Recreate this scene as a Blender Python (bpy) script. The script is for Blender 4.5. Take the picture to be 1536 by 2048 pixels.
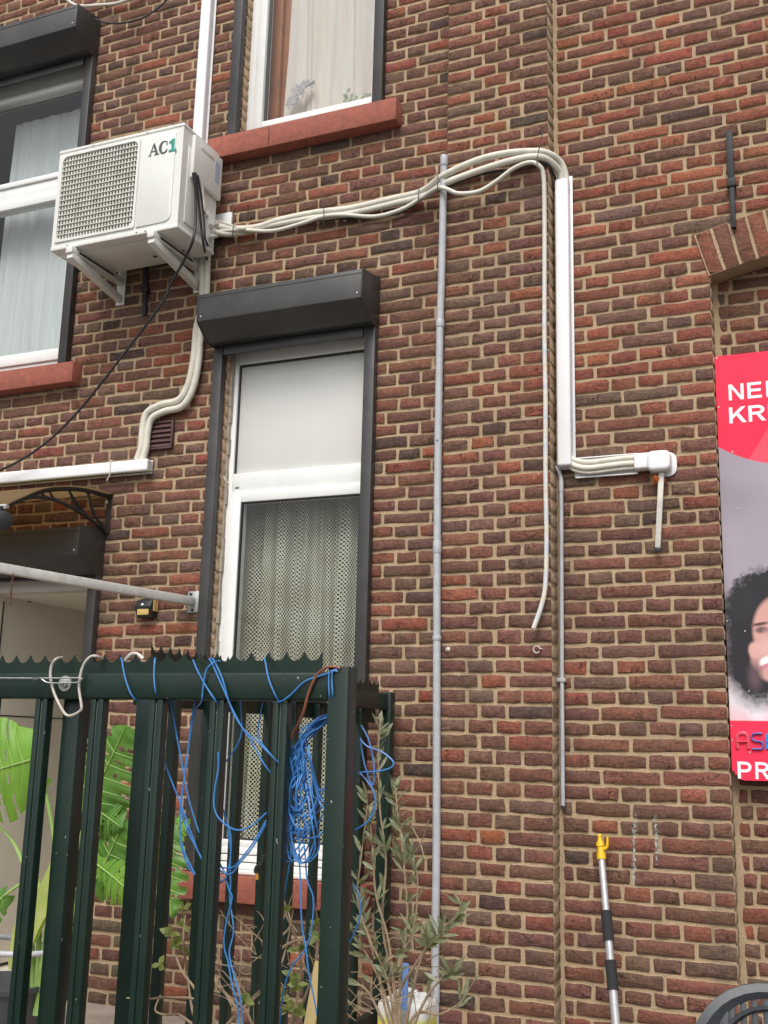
import bpy, bmesh, math, random
from mathutils import Vector, Matrix
random.seed(7)
for o in list(bpy.data.objects): bpy.data.objects.remove(o)
scene = bpy.context.scene
COL = scene.collection
rad = math.radians

# ------------------------------------------------------------------ camera
F_PX, PW, PH = 2200.0, 1536, 2048
YAW, PITCH, ROLL = rad(-23.56), rad(12.086), rad(1.455)
CAM = Vector((0, -4.35, 1.55))
FWD = Vector((math.sin(YAW)*math.cos(PITCH), math.cos(YAW)*math.cos(PITCH), math.sin(PITCH)))
_r = Vector((math.cos(YAW), -math.sin(YAW), 0)); _u = _r.cross(FWD)
RT = _r*math.cos(ROLL) + _u*math.sin(ROLL)
UP = -_r*math.sin(ROLL) + _u*math.cos(ROLL)
cam_d = bpy.data.cameras.new('camera'); cam = bpy.data.objects.new('camera', cam_d); COL.objects.link(cam)
cam_d.sensor_fit = 'HORIZONTAL'; cam_d.sensor_width = 36; cam_d.lens = F_PX/PW*36
cam_d.clip_start = .05; cam_d.clip_end = 2000
cam.matrix_world = Matrix.Translation(CAM) @ Matrix((RT, UP, -FWD)).transposed().to_4x4()
scene.camera = cam
scene.render.resolution_x, scene.render.resolution_y = 768, 1024

# ------------------------------------------------------------------ sky and sun (overcast)
SUN_EL, SUN_AZ = rad(52), rad(170)      # azimuth from +Y clockwise: in front of the wall, a little to the right
w = bpy.data.worlds.new('World'); scene.world = w; w.use_nodes = True
nt = w.node_tree; nt.nodes.clear()
sky = nt.nodes.new('ShaderNodeTexSky'); sky.sky_type = 'NISHITA'; sky.sun_disc = False
sky.sun_elevation = SUN_EL; sky.sun_rotation = SUN_AZ
sky.air_density = 1.0; sky.dust_density = 4.0; sky.ozone_density = 1.0
hs = nt.nodes.new('ShaderNodeHueSaturation'); hs.inputs['Saturation'].default_value = .18
bg = nt.nodes.new('ShaderNodeBackground'); bg.inputs['Strength'].default_value = .125
wo = nt.nodes.new('ShaderNodeOutputWorld')
nt.links.new(sky.outputs[0], hs.inputs['Color']); nt.links.new(hs.outputs[0], bg.inputs['Color']); nt.links.new(bg.outputs[0], wo.inputs[0])
sl = bpy.data.lights.new('sun', 'SUN'); sl.energy = 1.35; sl.angle = rad(26); sl.color = (1, .97, .93)
so = bpy.data.objects.new('sun', sl); COL.objects.link(so)
sdir = Vector((math.sin(SUN_AZ)*math.cos(SUN_EL), math.cos(SUN_AZ)*math.cos(SUN_EL), math.sin(SUN_EL)))
so.rotation_euler = (-sdir).to_track_quat('-Z', 'Y').to_euler(); so.location = (0, -6, 12)
vs = scene.view_settings
vs.view_transform = 'Standard'; vs.look = 'None'; vs.gamma = 1; vs.exposure = .52; vs.use_curve_mapping = False

# ------------------------------------------------------------------ helpers
def ray(px, py):
    d = FWD*F_PX + RT*(px-PW/2) - UP*(py-PH/2)
    return d/d.y
def at(px, py, Y):
    "point of the photograph at the depth plane y = Y"
    return CAM + ray(px, py)*(Y-CAM.y)
def proj(p):
    d = Vector(p)-CAM; z = d.dot(FWD)
    return PW/2+F_PX*d.dot(RT)/z, PH/2-F_PX*d.dot(UP)/z

class NB:
    "tiny node builder"
    def __init__(s, name):
        s.m = bpy.data.materials.new(name); s.m.use_nodes = True
        s.t = s.m.node_tree; s.t.nodes.clear()
        s.out = s.t.nodes.new('ShaderNodeOutputMaterial')
    def n(s, typ, **kw):
        nd = s.t.nodes.new('ShaderNode'+typ)
        for k, v in kw.items():
            if hasattr(nd, k): setattr(nd, k, v)
            else: s.set(nd, k, v)
        return nd
    def set(s, nd, k, v):
        i = nd.inputs[k.replace('_', ' ')] if isinstance(k, str) else nd.inputs[k]
        if hasattr(v, 'is_output'): s.t.links.new(v, i)
        else: i.default_value = v
    def link(s, a, b): s.t.links.new(a, b)
    def noise(s, scale, detail=4, rough=.55, vec=None):
        nd = s.n('TexNoise'); nd.inputs['Scale'].default_value = scale; nd.inputs['Detail'].default_value = detail; nd.inputs['Roughness'].default_value = rough
        if vec is not None: s.link(vec, nd.inputs['Vector'])
        return nd.outputs['Fac']
    def coord(s, kind='Object', scale=None):
        c = s.n('TexCoord').outputs[kind]
        if scale:
            mp = s.n('Mapping'); s.link(c, mp.inputs['Vector']); mp.inputs['Scale'].default_value = scale; c = mp.outputs[0]
        return c
    def pos(s, scale=None):
        c = s.n('NewGeometry').outputs['Position']
        if scale:
            mp = s.n('Mapping'); s.link(c, mp.inputs['Vector']); mp.inputs['Scale'].default_value = scale; c = mp.outputs[0]
        return c
    def ramp(s, fac, a, b, lo=0., hi=1.):
        r = s.n('MapRange'); s.link(fac, r.inputs[0]); r.inputs[1].default_value = a; r.inputs[2].default_value = b; r.inputs[3].default_value = lo; r.inputs[4].default_value = hi
        return r.outputs[0]
    def math(s, op, a, b=None, c=None):
        nd = s.n('Math', operation=op)
        for i, v in enumerate((a, b, c)):
            if v is None: continue
            if hasattr(v, 'is_output'): s.link(v, nd.inputs[i])
            else: nd.inputs[i].default_value = v
        return nd.outputs[0]
    def mix(s, fac, a, b, mode='MIX'):
        nd = s.n('MixRGB', blend_type=mode)
        for i, v in enumerate((fac, a, b)):
            if hasattr(v, 'is_output'): s.link(v, nd.inputs[i])
            else: nd.inputs[i].default_value = v if i == 0 else (*v[:3], 1)
        return nd.outputs[0]
    def bsdf(s, color, rough=.6, metal=0., bump=None, bstr=.3, bdist=.002, spec=.5, **kw):
        p = s.n('BsdfPrincipled')
        for k, v in (('Base Color', color), ('Roughness', rough), ('Metallic', metal), ('Specular IOR Level', spec)):
            if hasattr(v, 'is_output'): s.link(v, p.inputs[k])
            else: p.inputs[k].default_value = (*v[:3], 1) if k == 'Base Color' else v
        for k, v in kw.items(): p.inputs[k.replace('_', ' ')].default_value = v
        if bump is not None:
            b = s.n('Bump'); b.inputs['Strength'].default_value = bstr; b.inputs['Distance'].default_value = bdist
            s.link(bump, b.inputs['Height']); s.link(b.outputs[0], p.inputs['Normal'])
        s.link(p.outputs[0], s.out.inputs[0])
        return p

MATS = {}
def simple(name, col, rough=.5, metal=0., var=.12, scale=18, dirt=0., dirtcol=(.12, .1, .07), bump=0., spec=.5, **kw):
    "plain paint / plastic / metal with mottling and a little grime"
    if name in MATS: return MATS[name]
    b = NB(name); v = b.pos()
    n1 = b.noise(scale, 5, .6, v)
    c = b.mix(b.ramp(n1, .3, .7), [x*(1-var) for x in col], [min(1, x*(1+var)) for x in col])
    if dirt:
        n2 = b.noise(scale*.45, 8, .7, v)
        c = b.mix(b.ramp(n2, .5, .75, 0, dirt), c, dirtcol)
    r = b.ramp(n1, .2, .8, max(0, rough-.08), min(1, rough+.08))
    b.bsdf(c, r, metal, b.noise(scale*9, 4, .6, v) if bump else None, bump, .002, spec, **kw)
    MATS[name] = b.m; return b.m

def smooth_by_angle(me, ang=35):
    me.shade_smooth()
    try: me.set_sharp_from_angle(angle=rad(ang))
    except Exception: pass

class MB:
    "collects geometry, build() links it as one mesh object"
    def __init__(s): s.v = []; s.f = []
    def add(s, vs_, fs):
        o = len(s.v); s.v += [tuple(x) for x in vs_]; s.f += [tuple(i+o for i in f) for f in fs]; return s
    def box(s, x0, x1, y0, y1, z0, z1, m=None):
        vv = [Vector(p) for p in ((x0, y0, z0), (x1, y0, z0), (x1, y1, z0), (x0, y1, z0), (x0, y0, z1), (x1, y0, z1), (x1, y1, z1), (x0, y1, z1))]
        if m is not None: vv = [m @ p for p in vv]
        return s.add(vv, [(0, 3, 2, 1), (4, 5, 6, 7), (0, 1, 5, 4), (1, 2, 6, 5), (2, 3, 7, 6), (3, 0, 4, 7)])
    def bar(s, a, b, wx, wz, up=Vector((0, 0, 1))):
        "rectangular bar from a to b"
        a, b = Vector(a), Vector(b); d = (b-a).normalized(); sx = d.cross(up)
        if sx.length < 1e-4: sx = Vector((1, 0, 0))
        sx.normalize(); sz = sx.cross(d)
        q = [(-1, -1), (1, -1), (1, 1), (-1, 1)]
        vv = [a+sx*wx/2*i+sz*wz/2*j for i, j in q]+[b+sx*wx/2*i+sz*wz/2*j for i, j in q]
        return s.add(vv, [(3, 2, 1, 0), (4, 5, 6, 7)]+[(i, (i+1) % 4, (i+1) % 4+4, i+4) for i in range(4)])
    def tube(s, pts, r, seg=8, sub=4, cap=True, flat=1.):
        pts = [Vector(p) for p in pts]
        if sub > 1 and len(pts) > 2: pts = catmull(pts, sub)
        n = len(pts); rs = r if isinstance(r, (list, tuple)) else None
        ref = None; vv = []; ff = []
        for i, p in enumerate(pts):
            d = (pts[min(i+1, n-1)]-pts[max(i-1, 0)])
            if d.length < 1e-9: d = Vector((0, 0, 1))
            d.normalize()
            if ref is None:
                ref = d.cross(Vector((0, 0, 1)) if abs(d.z) < .9 else Vector((0, 1, 0))).normalized()
            else:
                ref = (ref-d*ref.dot(d))
                ref = ref.normalized() if ref.length > 1e-6 else d.orthogonal().normalized()
            bi = d.cross(ref)
            rr = (rs[0]+(rs[1]-rs[0])*i/(n-1)) if rs else r
            for k in range(seg):
                a = 2*math.pi*k/seg
                vv.append(p+ref*math.cos(a)*rr+bi*math.sin(a)*rr*flat)
        for i in range(n-1):
            for k in range(seg):
                ff.append((i*seg+k, i*seg+(k+1) % seg, (i+1)*seg+(k+1) % seg, (i+1)*seg+k))
        if cap: ff += [tuple(range(seg))[::-1], tuple((n-1)*seg+k for k in range(seg))]
        return s.add(vv, ff)
    def prism(s, poly, axis, a, b):
        "extrude a 2-D polygon along an axis: axis 'x' -> poly is (y,z), 'y' -> (x,z), 'z' -> (x,y)"
        def P(q, t): return {'x': (t, q[0], q[1]), 'y': (q[0], t, q[1]), 'z': (q[0], q[1], t)}[axis]
        n = len(poly)
        return s.add([P(q, a) for q in poly]+[P(q, b) for q in poly], [tuple(range(n)), tuple(range(2*n-1, n-1, -1))]+[(i, i+n, (i+1) % n+n, (i+1) % n) for i in range(n)])
    def lathe(s, prof, c, axis=Vector((0, 0, 1)), seg=20):
        axis = Vector(axis).normalized(); u = axis.orthogonal().normalized(); v = axis.cross(u); c = Vector(c); vv = []; n = len(prof)
        for r, h in prof:
            for k in range(seg):
                a = 2*math.pi*k/seg; vv.append(c+axis*h+u*math.cos(a)*r+v*math.sin(a)*r)
        ff = [(i*seg+k, i*seg+(k+1) % seg, (i+1)*seg+(k+1) % seg, (i+1)*seg+k) for i in range(n-1) for k in range(seg)]
        ff += [tuple(range(seg))[::-1], tuple((n-1)*seg+k for k in range(seg))]
        return s.add(vv, ff)
    def mesh(s, name, bevel=0., smooth=False, seg=2):
        me = bpy.data.meshes.new(name); me.from_pydata(s.v, [], s.f)
        bm = bmesh.new(); bm.from_mesh(me); bmesh.ops.recalc_face_normals(bm, faces=bm.faces)
        if bevel:
            es = [e for e in bm.edges if len(e.link_faces) == 2 and e.calc_face_angle(0) > .5]
            bmesh.ops.bevel(bm, geom=es, offset=bevel, segments=seg, profile=.5, affect='EDGES', clamp_overlap=True)
        bm.to_mesh(me); bm.free()
        if smooth or bevel: smooth_by_angle(me, 40)
        return me
    def build(s, name, mat, parent=None, bevel=0., smooth=False, seg=2):
        me = s.mesh(name, bevel, smooth, seg); me.materials.append(mat)
        return link(name, me, parent)
def world_of(p):
    M = Matrix.Translation(p.location)
    return M if p.parent is None else world_of(p.parent) @ p.matrix_parent_inverse @ M
def link(name, me, parent=None):
    o = bpy.data.objects.new(name, me); COL.objects.link(o)
    if parent is not None:
        o.parent = parent
        M = world_of(parent)
        o.matrix_parent_inverse = M.inverted()
    return o
def catmull(p, sub):
    out = []; n = len(p)
    for i in range(n-1):
        a, b, c, d = p[max(i-1, 0)], p[i], p[i+1], p[min(i+2, n-1)]
        for k in range(sub):
            t = k/sub
            out.append(.5*((2*b)+(-a+c)*t+(2*a-5*b+4*c-d)*t*t+(-a+3*b-3*c+d)*t**3))
    out.append(p[-1]); return out
def tag(o, label, cat=None, group=None, kind=None):
    if label: o['label'] = label
    if cat: o['category'] = cat
    if group: o['group'] = group
    if kind: o['kind'] = kind
    return o
def thing(name, loc, label, cat, group=None):
    o = bpy.data.objects.new(name, None); COL.objects.link(o); o.location = loc; o.empty_display_size = .1
    return tag(o, label, cat, group)
def R(a, b): return random.uniform(a, b)

# ------------------------------------------------------------------ materials
def brick_mat():
    b = NB('brick_clay'); p = b.pos()
    t = b.n('Attribute', attribute_name='tint').outputs['Color']; e = b.n('Attribute', attribute_name='edge').outputs['Fac']
    st = b.pos((14, 14, 34))
    big = b.noise(1., 5, .6, st); fine = b.noise(95, 7, .75, p); mid = b.noise(34, 6, .7, p)
    c = b.mix(b.ramp(big, .35, .7, 0, .5), t, (.085, .056, .045))
    c = b.mix(b.ramp(mid, .5, .7, 0, .45), c, (.23, .15, .115))
    c = b.mix(b.ramp(mid, .46, .3, 0, .5), c, (.055, .035, .03))
    c = b.mix(.75, c, b.mix(b.ramp(fine, .3, .7), (.34, .34, .34), (1.65, 1.6, 1.55)), 'MULTIPLY')
    pits = b.noise(70, 3, .5, b.pos((1, 1, 2.2)))
    c = b.mix(b.ramp(pits, .3, .22, 0, .8), c, (.02, .015, .013))
    ck = b.math('ABSOLUTE', b.math('SUBTRACT', b.noise(16, 4, .6, p), .5)); ck = b.math('MULTIPLY', b.ramp(ck, .010, .002), b.ramp(b.noise(7, 2, .5, p), .55, .6))
    c = b.mix(b.math('MULTIPLY', ck, .8), c, (.02, .014, .012))
    spk = b.noise(330, 2, .5, p)
    c = b.mix(b.ramp(spk, .72, .78, 0, .5), c, (.5, .42, .33))
    mort = b.math('ADD', b.math('MULTIPLY', e, .5), b.math('MULTIPLY', b.noise(75, 6, .75, p), .7))
    c = b.mix(b.ramp(mort, .70, .80, 0, .8), c, (.50, .38, .24))
    rim = b.math('MULTIPLY', b.ramp(e, .3, .6), b.ramp(e, 1., .75))
    c = b.mix(b.math('MULTIPLY', rim, .42), c, (.05, .035, .03))
    stk = b.ramp(b.noise(1., 5, .6, b.pos((5, 5, .7))), .56, .74, 0, .3)
    c = b.mix(stk, c, (.07, .055, .045))
    soot = b.ramp(b.noise(1.1, 4, .6, p), .55, .75, 0, .22); c = b.mix(soot, c, (.08, .06, .05))
    crease = b.noise(1., 7, .68, b.pos((26, 26, 90)))
    h = b.math('ADD', b.math('MULTIPLY', crease, 1.), b.math('MULTIPLY', fine, .35))
    h = b.math('SUBTRACT', h, b.math('MULTIPLY', ck, .6))
    h = b.math('SUBTRACT', h, b.ramp(pits, .32, .22, 0, .8))
    b.bsdf(c, .95, 0, h, .9, .007, .2)
    return b.m
def mortar_mat():
    b = NB('sandy_mortar'); p = b.pos()
    n1 = b.noise(9, 5, .6, p); g = b.noise(420, 3, .7, p); m = b.noise(60, 5, .7, p)
    c = b.mix(b.ramp(n1, .3, .7), (.57, .41, .255), (.68, .515, .335))
    c = b.mix(b.ramp(g, .28, .62), (.24, .17, .11), c)
    c = b.mix(b.ramp(m, .6, .8, 0, .45), c, (.26, .2, .14))
    c = b.mix(b.ramp(b.noise(3, 4, .6, p), .6, .8, 0, .3), c, (.25, .21, .16))
    stk = b.ramp(b.noise(1., 5, .6, b.pos((5, 5, .7))), .56, .74, 0, .42)
    c = b.mix(stk, c, (.07, .055, .045))
    soot = b.ramp(b.noise(1.1, 4, .6, p), .55, .75, 0, .35); c = b.mix(soot, c, (.08, .06, .05))
    h = b.math('ADD', b.math('MULTIPLY', g, .6), m)
    b.bsdf(c, .97, 0, h, 1., .006, .1)
    return b.m
BRICK, MORTAR = brick_mat(), mortar_mat()
WHITE = simple('white_upvc', (.76, .76, .74), .35, var=.04, scale=6, dirt=.18, dirtcol=(.4, .38, .33))
WHITE2 = simple('white_trunking_plastic', (.80, .80, .81), .38, var=.03, scale=8, dirt=.1, dirtcol=(.45, .43, .38))
CREAM = simple('yellowed_white_insulation', (.66, .63, .54), .55, var=.08, scale=25, dirt=.45, dirtcol=(.34, .3, .2), bump=.7)
ANTHR = simple('anthracite_aluminium', (.036, .034, .0335), .45, var=.1, scale=7, dirt=.4, dirtcol=(.11, .105, .10))
BLACKM = simple('black_metal', (.018, .018, .019), .45, var=.2, scale=30)
BLACKP = simple('black_plastic', (.02, .02, .021), .5, var=.15, scale=30)
RUBBER = simple('black_cable_rubber', (.022, .022, .024), .55, var=.15, scale=40)
IRON = simple('weathered_iron', (.016, .017, .018), .65, var=.35, scale=60, dirt=.4, dirtcol=(.07, .09, .085), bump=.5)
ACW = simple('air_conditioner_enamel', (.71, .71, .67), .38, var=.03, scale=5, dirt=.22, dirtcol=(.42, .38, .29))
ACG = simple('grille_plastic', (.62, .61, .55), .5, var=.06, scale=40, dirt=.55, dirtcol=(.25, .21, .15))
ACD = simple('condenser_dark', (.06, .065, .07), .5, var=.3, scale=60)
FINS = simple('condenser_fins', (.50, .51, .52), .4, .3, var=.3, scale=90)
GALV = simple('galvanised_metal', (.48, .48, .47), .42, .75, var=.2, scale=45, dirt=.4, dirtcol=(.25, .25, .24))
ALU = simple('dull_aluminium', (.62, .60, .56), .6, .05, var=.16, scale=16, dirt=.5, dirtcol=(.28, .25, .21), bump=.2)
ALUB = simple('brushed_aluminium', (.58, .58, .59), .35, .6, var=.1, scale=30)
GREYP = simple('grey_conduit_plastic', (.42, .43, .45), .45, var=.1, scale=22, dirt=.45, dirtcol=(.27, .26, .25))
BLUE = simple('blue_wire', (.05, .20, .50), .4, var=.2, scale=20)
BROWNW = simple('brown_wire', (.20, .065, .03), .45, var=.15, scale=20)
def green_mat():
    b = NB('dark_green_lacquer'); p = b.pos(); n1 = b.noise(9, 5, .6, p)
    c = b.mix(b.ramp(n1, .3, .7), (.0055, .0175, .0120), (.0085, .0225, .0160))
    c = b.mix(b.ramp(b.noise(5, 8, .7, p), .55, .8, 0, .4), c, (.03, .034, .028))
    ch = b.noise(95, 3, .5, b.pos((1, 1, .45))); c = b.mix(b.ramp(ch, .735, .75, 0, .8), c, (.38, .40, .37))
    b.bsdf(c, b.ramp(n1, .2, .8, .24, .42), 0, b.noise(60, 4, .6, p), .06, .002, .4); return b.m
GREEN = green_mat()
STEELW = simple('rusty_white_wire', (.55, .5, .44), .5, .2, var=.2, scale=30, dirt=.8, dirtcol=(.33, .16, .07))
YELLOW = simple('yellow_plastic', (.75, .46, .015), .4, var=.08, scale=30)
FOAMB = simple('black_foam_grip', (.022, .022, .024), .85, var=.2, scale=60, bump=.4)
CHAIRP = simple('dark_grey_chair_plastic', (.045, .05, .057), .42, var=.12, scale=14, dirt=.3, dirtcol=(.11, .11, .1))
ORANGE = simple('orange_foam', (.42, .11, .015), .85, var=.35, scale=60, bump=.8)
BEIGE = simple('beige_door_lacquer', (.70, .66, .58), .45, var=.05, scale=4, dirt=.15, dirtcol=(.3, .27, .22))
FRAMEG = simple('grey_white_door_frame', (.52, .50, .46), .45, var=.05, scale=6, dirt=.15)
PANELW = simple('greyish_white_panel', (.66, .65, .62), .45, var=.04, scale=3, dirt=.25, dirtcol=(.5, .48, .44))
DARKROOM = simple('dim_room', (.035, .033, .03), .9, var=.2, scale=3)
SILL = simple('red_painted_sill', (.30, .088, .058), .8, var=.22, scale=34, dirt=.55, dirtcol=(.15, .07, .055), bump=.8)
WOODB = simple('brown_wood', (.36, .115, .03), .5, var=.2, scale=14)
LATH = simple('pale_pine_lath', (.62, .46, .21), .6, var=.1, scale=12)
BROWNV = simple('brown_vent_plastic', (.075, .035, .033), .5, var=.12, scale=20)
TEAK = simple('twig_bark', (.30, .22, .14), .8, var=.3, scale=50)
STONE = simple('pale_paving_stone', (.42, .35, .29), .85, var=.2, scale=9, dirt=.5, dirtcol=(.25, .2, .16), bump=.5)
ASPH = simple('street_paving', (.11, .107, .10), .9, var=.25, scale=6, bump=.5)
BLUEP = simple('blue_plastic', (.16, .28, .58), .45, var=.1, scale=20)
SCREW = simple('bright_screw', (.7, .7, .68), .35, .8, var=.1, scale=90)
PRINTD = simple('dark_grey_print', (.07, .075, .075), .5, var=.05)
TEAL = simple('teal_print', (.035, .29, .24), .5, var=.05)
STICK = simple('grey_sticker', (.36, .42, .52), .5, var=.4, scale=160)

def leaf_mat(name, a, b_, trans=.35, scale=30):
    b = NB(name); p = b.pos(); n = b.noise(scale, 4, .6, p)
    rnd = b.n('ObjectInfo').outputs['Random']
    c = b.mix(b.ramp(n, .3, .7), a, b_)
    pr = b.n('BsdfPrincipled'); b.link(c, pr.inputs['Base Color']); pr.inputs['Roughness'].default_value = .45
    tr = b.n('BsdfTranslucent'); b.link(b.mix(.5, c, (.45, .6, .05)), tr.inputs['Color'])
    mx = b.n('MixShader'); mx.inputs[0].default_value = trans
    b.link(pr.outputs[0], mx.inputs[1]); b.link(tr.outputs[0], mx.inputs[2]); b.link(mx.outputs[0], b.out.inputs[0])
    return b.m
MONST = leaf_mat('monstera_leaf_green', (.07, .19, .03), (.13, .30, .05), .35, 12)
MONST2 = leaf_mat('light_leaf_green', (.15, .36, .035), (.22, .45, .06), .4, 10)
CANNA = leaf_mat('pale_lime_leaf', (.42, .52, .12), (.58, .62, .24), .4, 14)
OLIVE = leaf_mat('olive_leaf', (.12, .14, .075), (.28, .29, .18), .25, 60)
ROSEL = leaf_mat('young_leaf', (.13, .17, .035), (.28, .31, .10), .35, 70)

def glass_mat():
    b = NB('window_glass')
    fr = b.n('Fresnel', IOR=1.5); tr = b.n('BsdfTransparent'); gl = b.n('BsdfGlossy'); gl.inputs['Roughness'].default_value = .01
    tr.inputs[0].default_value = (.9, .92, .91, 1)
    mx = b.n('MixShader'); b.link(b.math('MULTIPLY', b.math('MULTIPLY', fr.outputs[0], 1.35), b.math('SUBTRACT', 1., b.n('NewGeometry').outputs['Backfacing'])), mx.inputs[0])
    b.link(tr.outputs[0], mx.inputs[1]); b.link(gl.outputs[0], mx.inputs[2]); b.link(mx.outputs[0], b.out.inputs[0])
    return b.m
GLASS = glass_mat()

def fabric(name, a, b_, trans=.3, alpha=1.):
    b = NB(name); n = b.noise(1., 4, .6, b.pos((25, 25, 2.5)))
    c = b.mix(b.ramp(n, .3, .7), a, b_)
    d = b.n('BsdfDiffuse'); b.link(c, d.inputs[0]); t = b.n('BsdfTranslucent'); b.link(c, t.inputs[0])
    mx = b.n('MixShader'); mx.inputs[0].default_value = trans; b.link(d.outputs[0], mx.inputs[1]); b.link(t.outputs[0], mx.inputs[2])
    b.link(mx.outputs[0], b.out.inputs[0]); return b.m
SHEER = fabric('white_sheer_curtain', (.76, .775, .80), (.84, .85, .87), .15)
PINKC = fabric('pinkish_cream_curtain', (.88, .73, .66), (.90, .82, .79), .1)
def lace_mat():
    b = NB('cream_dotted_lace'); u = b.n('UVMap').outputs[0]; sp = b.n('SeparateXYZ'); b.link(u, sp.inputs[0])
    k = 2*math.pi/.0195
    cu = b.math('COSINE', b.math('MULTIPLY', sp.outputs[0], k)); cv = b.math('COSINE', b.math('MULTIPLY', sp.outputs[1], k))
    hole = b.ramp(b.math('MULTIPLY', cu, cv), .02, .22)
    c = b.mix(b.ramp(b.noise(6, 3, .5, b.pos()), .35, .65), (.56, .51, .39), (.70, .67, .57))
    d = b.n('BsdfDiffuse'); b.link(c, d.inputs[0])
    tr = b.n('BsdfTransparent'); mx = b.n('MixShader'); b.link(hole, mx.inputs[0]); b.link(d.outputs[0], mx.inputs[1]); b.link(tr.outputs[0], mx.inputs[2])
    b.link(mx.outputs[0], b.out.inputs[0]); return b.m
LACE = lace_mat()

# ------------------------------------------------------------------ setting: ground and terrace
g = MB().add([(-400, -400, 0), (400, -400, 0), (400, 400, 0), (-400, 400, 0)], [(0, 1, 2, 3)]).build('ground', ASPH); tag(g, None, kind='structure')
t = MB().box(-7, -1.22, -2.05, .02, .004, .41).build('terrace', STONE, bevel=.01); tag(t, None, kind='structure')

# ------------------------------------------------------------------ the brick building
ANCH = [(-44, -.53), (-24, .678), (-8, 1.646), (0, 2.121), (14, 2.929), (20, 3.278), (24, 3.51), (30, 3.863), (38, 4.324), (44, 4.676), (70, 6.19)]
def zrow(k):
    for (a, za), (b, zb) in zip(ANCH, ANCH[1:]):
        if a <= k <= b: return za+(zb-za)*(k-a)/(b-a)
WL, WP, WR, WN = -.05, -.11, 0., .11          # faces: house wall, pilaster, right wall, niche
XP0, XP1 = -1.582, -1.118                     # pilaster
XN0, XN1 = -.478, .818                        # niche
ARC_C, ARC_R, ARC_T = (.17, 1.15), 2.4, .195
def z_int(x): return ARC_C[1]+math.sqrt(ARC_R**2-(x-ARC_C[0])**2)
def z_ext(x): return ARC_C[1]+math.sqrt((ARC_R+ARC_T)**2-(x-ARC_C[0])**2)
HOLES = [(-2.718, -1.967, 1.005, 3.50), (-2.718, -1.967, 4.52, 6.4), (-4.75, -3.708, 3.43, 5.32), (-4.25, -3.398, .3, 2.46)]
building = thing('brick_building', (-2, .1, 0), 'brown and red brick house wall with sandy joints, pilaster and arched niche', 'building')

PAL = {'dark': (.165, .082, .059), 'purple': (.178, .080, .063), 'red': (.270, .086, .057), 'orange': (.315, .104, .058), 'grey': (.168, .100, .075), 'black': (.082, .054, .046), 'olive': (.14, .105, .070), 'mid': (.218, .090, .062)}
def tint(x, z, wall):
    wt = {'dark': 3.2, 'purple': 2.2, 'red': 1.15, 'orange': .3, 'grey': 1.5, 'black': .3, 'olive': .12, 'mid': 2.6}
    if wall == 'R' and z > 2.6: wt.update(red=4.2, orange=1.7, dark=1.6, purple=2.2, grey=1.7, black=.15)
    if wall == 'L': wt.update(black=.7, dark=3.4, red=1.0, orange=.25)
    if wall == 'L' and x > -2.9 and z > 4.5: wt.update(black=1.6)
    if wall == 'L' and z < .8: wt.update(olive=3.5)
    if z < 1.6 and wall != 'L': wt.update(mid=3.6, red=1.4)
    k = random.choices(list(wt), list(wt.values()))[0]
    f = R(.86, 1.16); c = PAL[k]
    return tuple(max(.01, q*f*R(.93, 1.07)) for q in c)

BR = []   # wall key, face y, x0, x1, zc, h, depth, tint
def wob(x, z): return .0032*math.sin(x*2.3+z*.7)+.0022*math.sin(x*6.1+z*3.1)
def lay(wall, face, x0, x1, k, hdr_off, str_off, end0=.012, end1=.012):
    zc = zrow(k); pitch = (zrow(k+1)-zrow(k-1))/2
    hdr = k % 2 == 0
    P = .1105 if hdr else .221
    off = hdr_off if hdr else (str_off if (k//2) % 2 else str_off+.1105)
    i0 = math.floor((x0-off)/P)
    cuts = [x0]; x = off+i0*P
    while x < x1:
        if x > cuts[-1]+.036 and x < x1-.036: cuts.append(x+R(-.006, .006))
        x += P
        # the odd stretcher laid where a header should be
        if hdr and random.random() < .07: x += P
    cuts.append(x1)
    for i, (a, b) in enumerate(zip(cuts, cuts[1:])):
        j = .0125
        aa = a+(j/2 if i else -.0035); bb = b-(j/2 if i < len(cuts)-2 else -.0035)
        d = end0 if i == 0 else end1 if i == len(cuts)-2 else .012
        if bb-aa > .02:
            BR.append(dict(wall=wall, y=face, x0=aa, x1=bb, z=zc+wob((a+b)/2, zc)+R(-.0015, .0015), h=pitch-.0118+R(-.003, .003), d=d, tint=tint((a+b)/2, zc, wall)))
def free(x0, x1, z, holes):
    iv = [(x0, x1, 0, 0)]
    for (a, b, c, d) in holes:
        if not (c-.02 < z < d+.0): continue
        nv = []
        for (p, q, e0, e1) in iv:
            if b <= p or a >= q: nv.append((p, q, e0, e1)); continue
            if a > p: nv.append((p, a, e0, 1))
            if b < q: nv.append((b, q, 1, e1))
        iv = nv
    return iv
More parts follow.
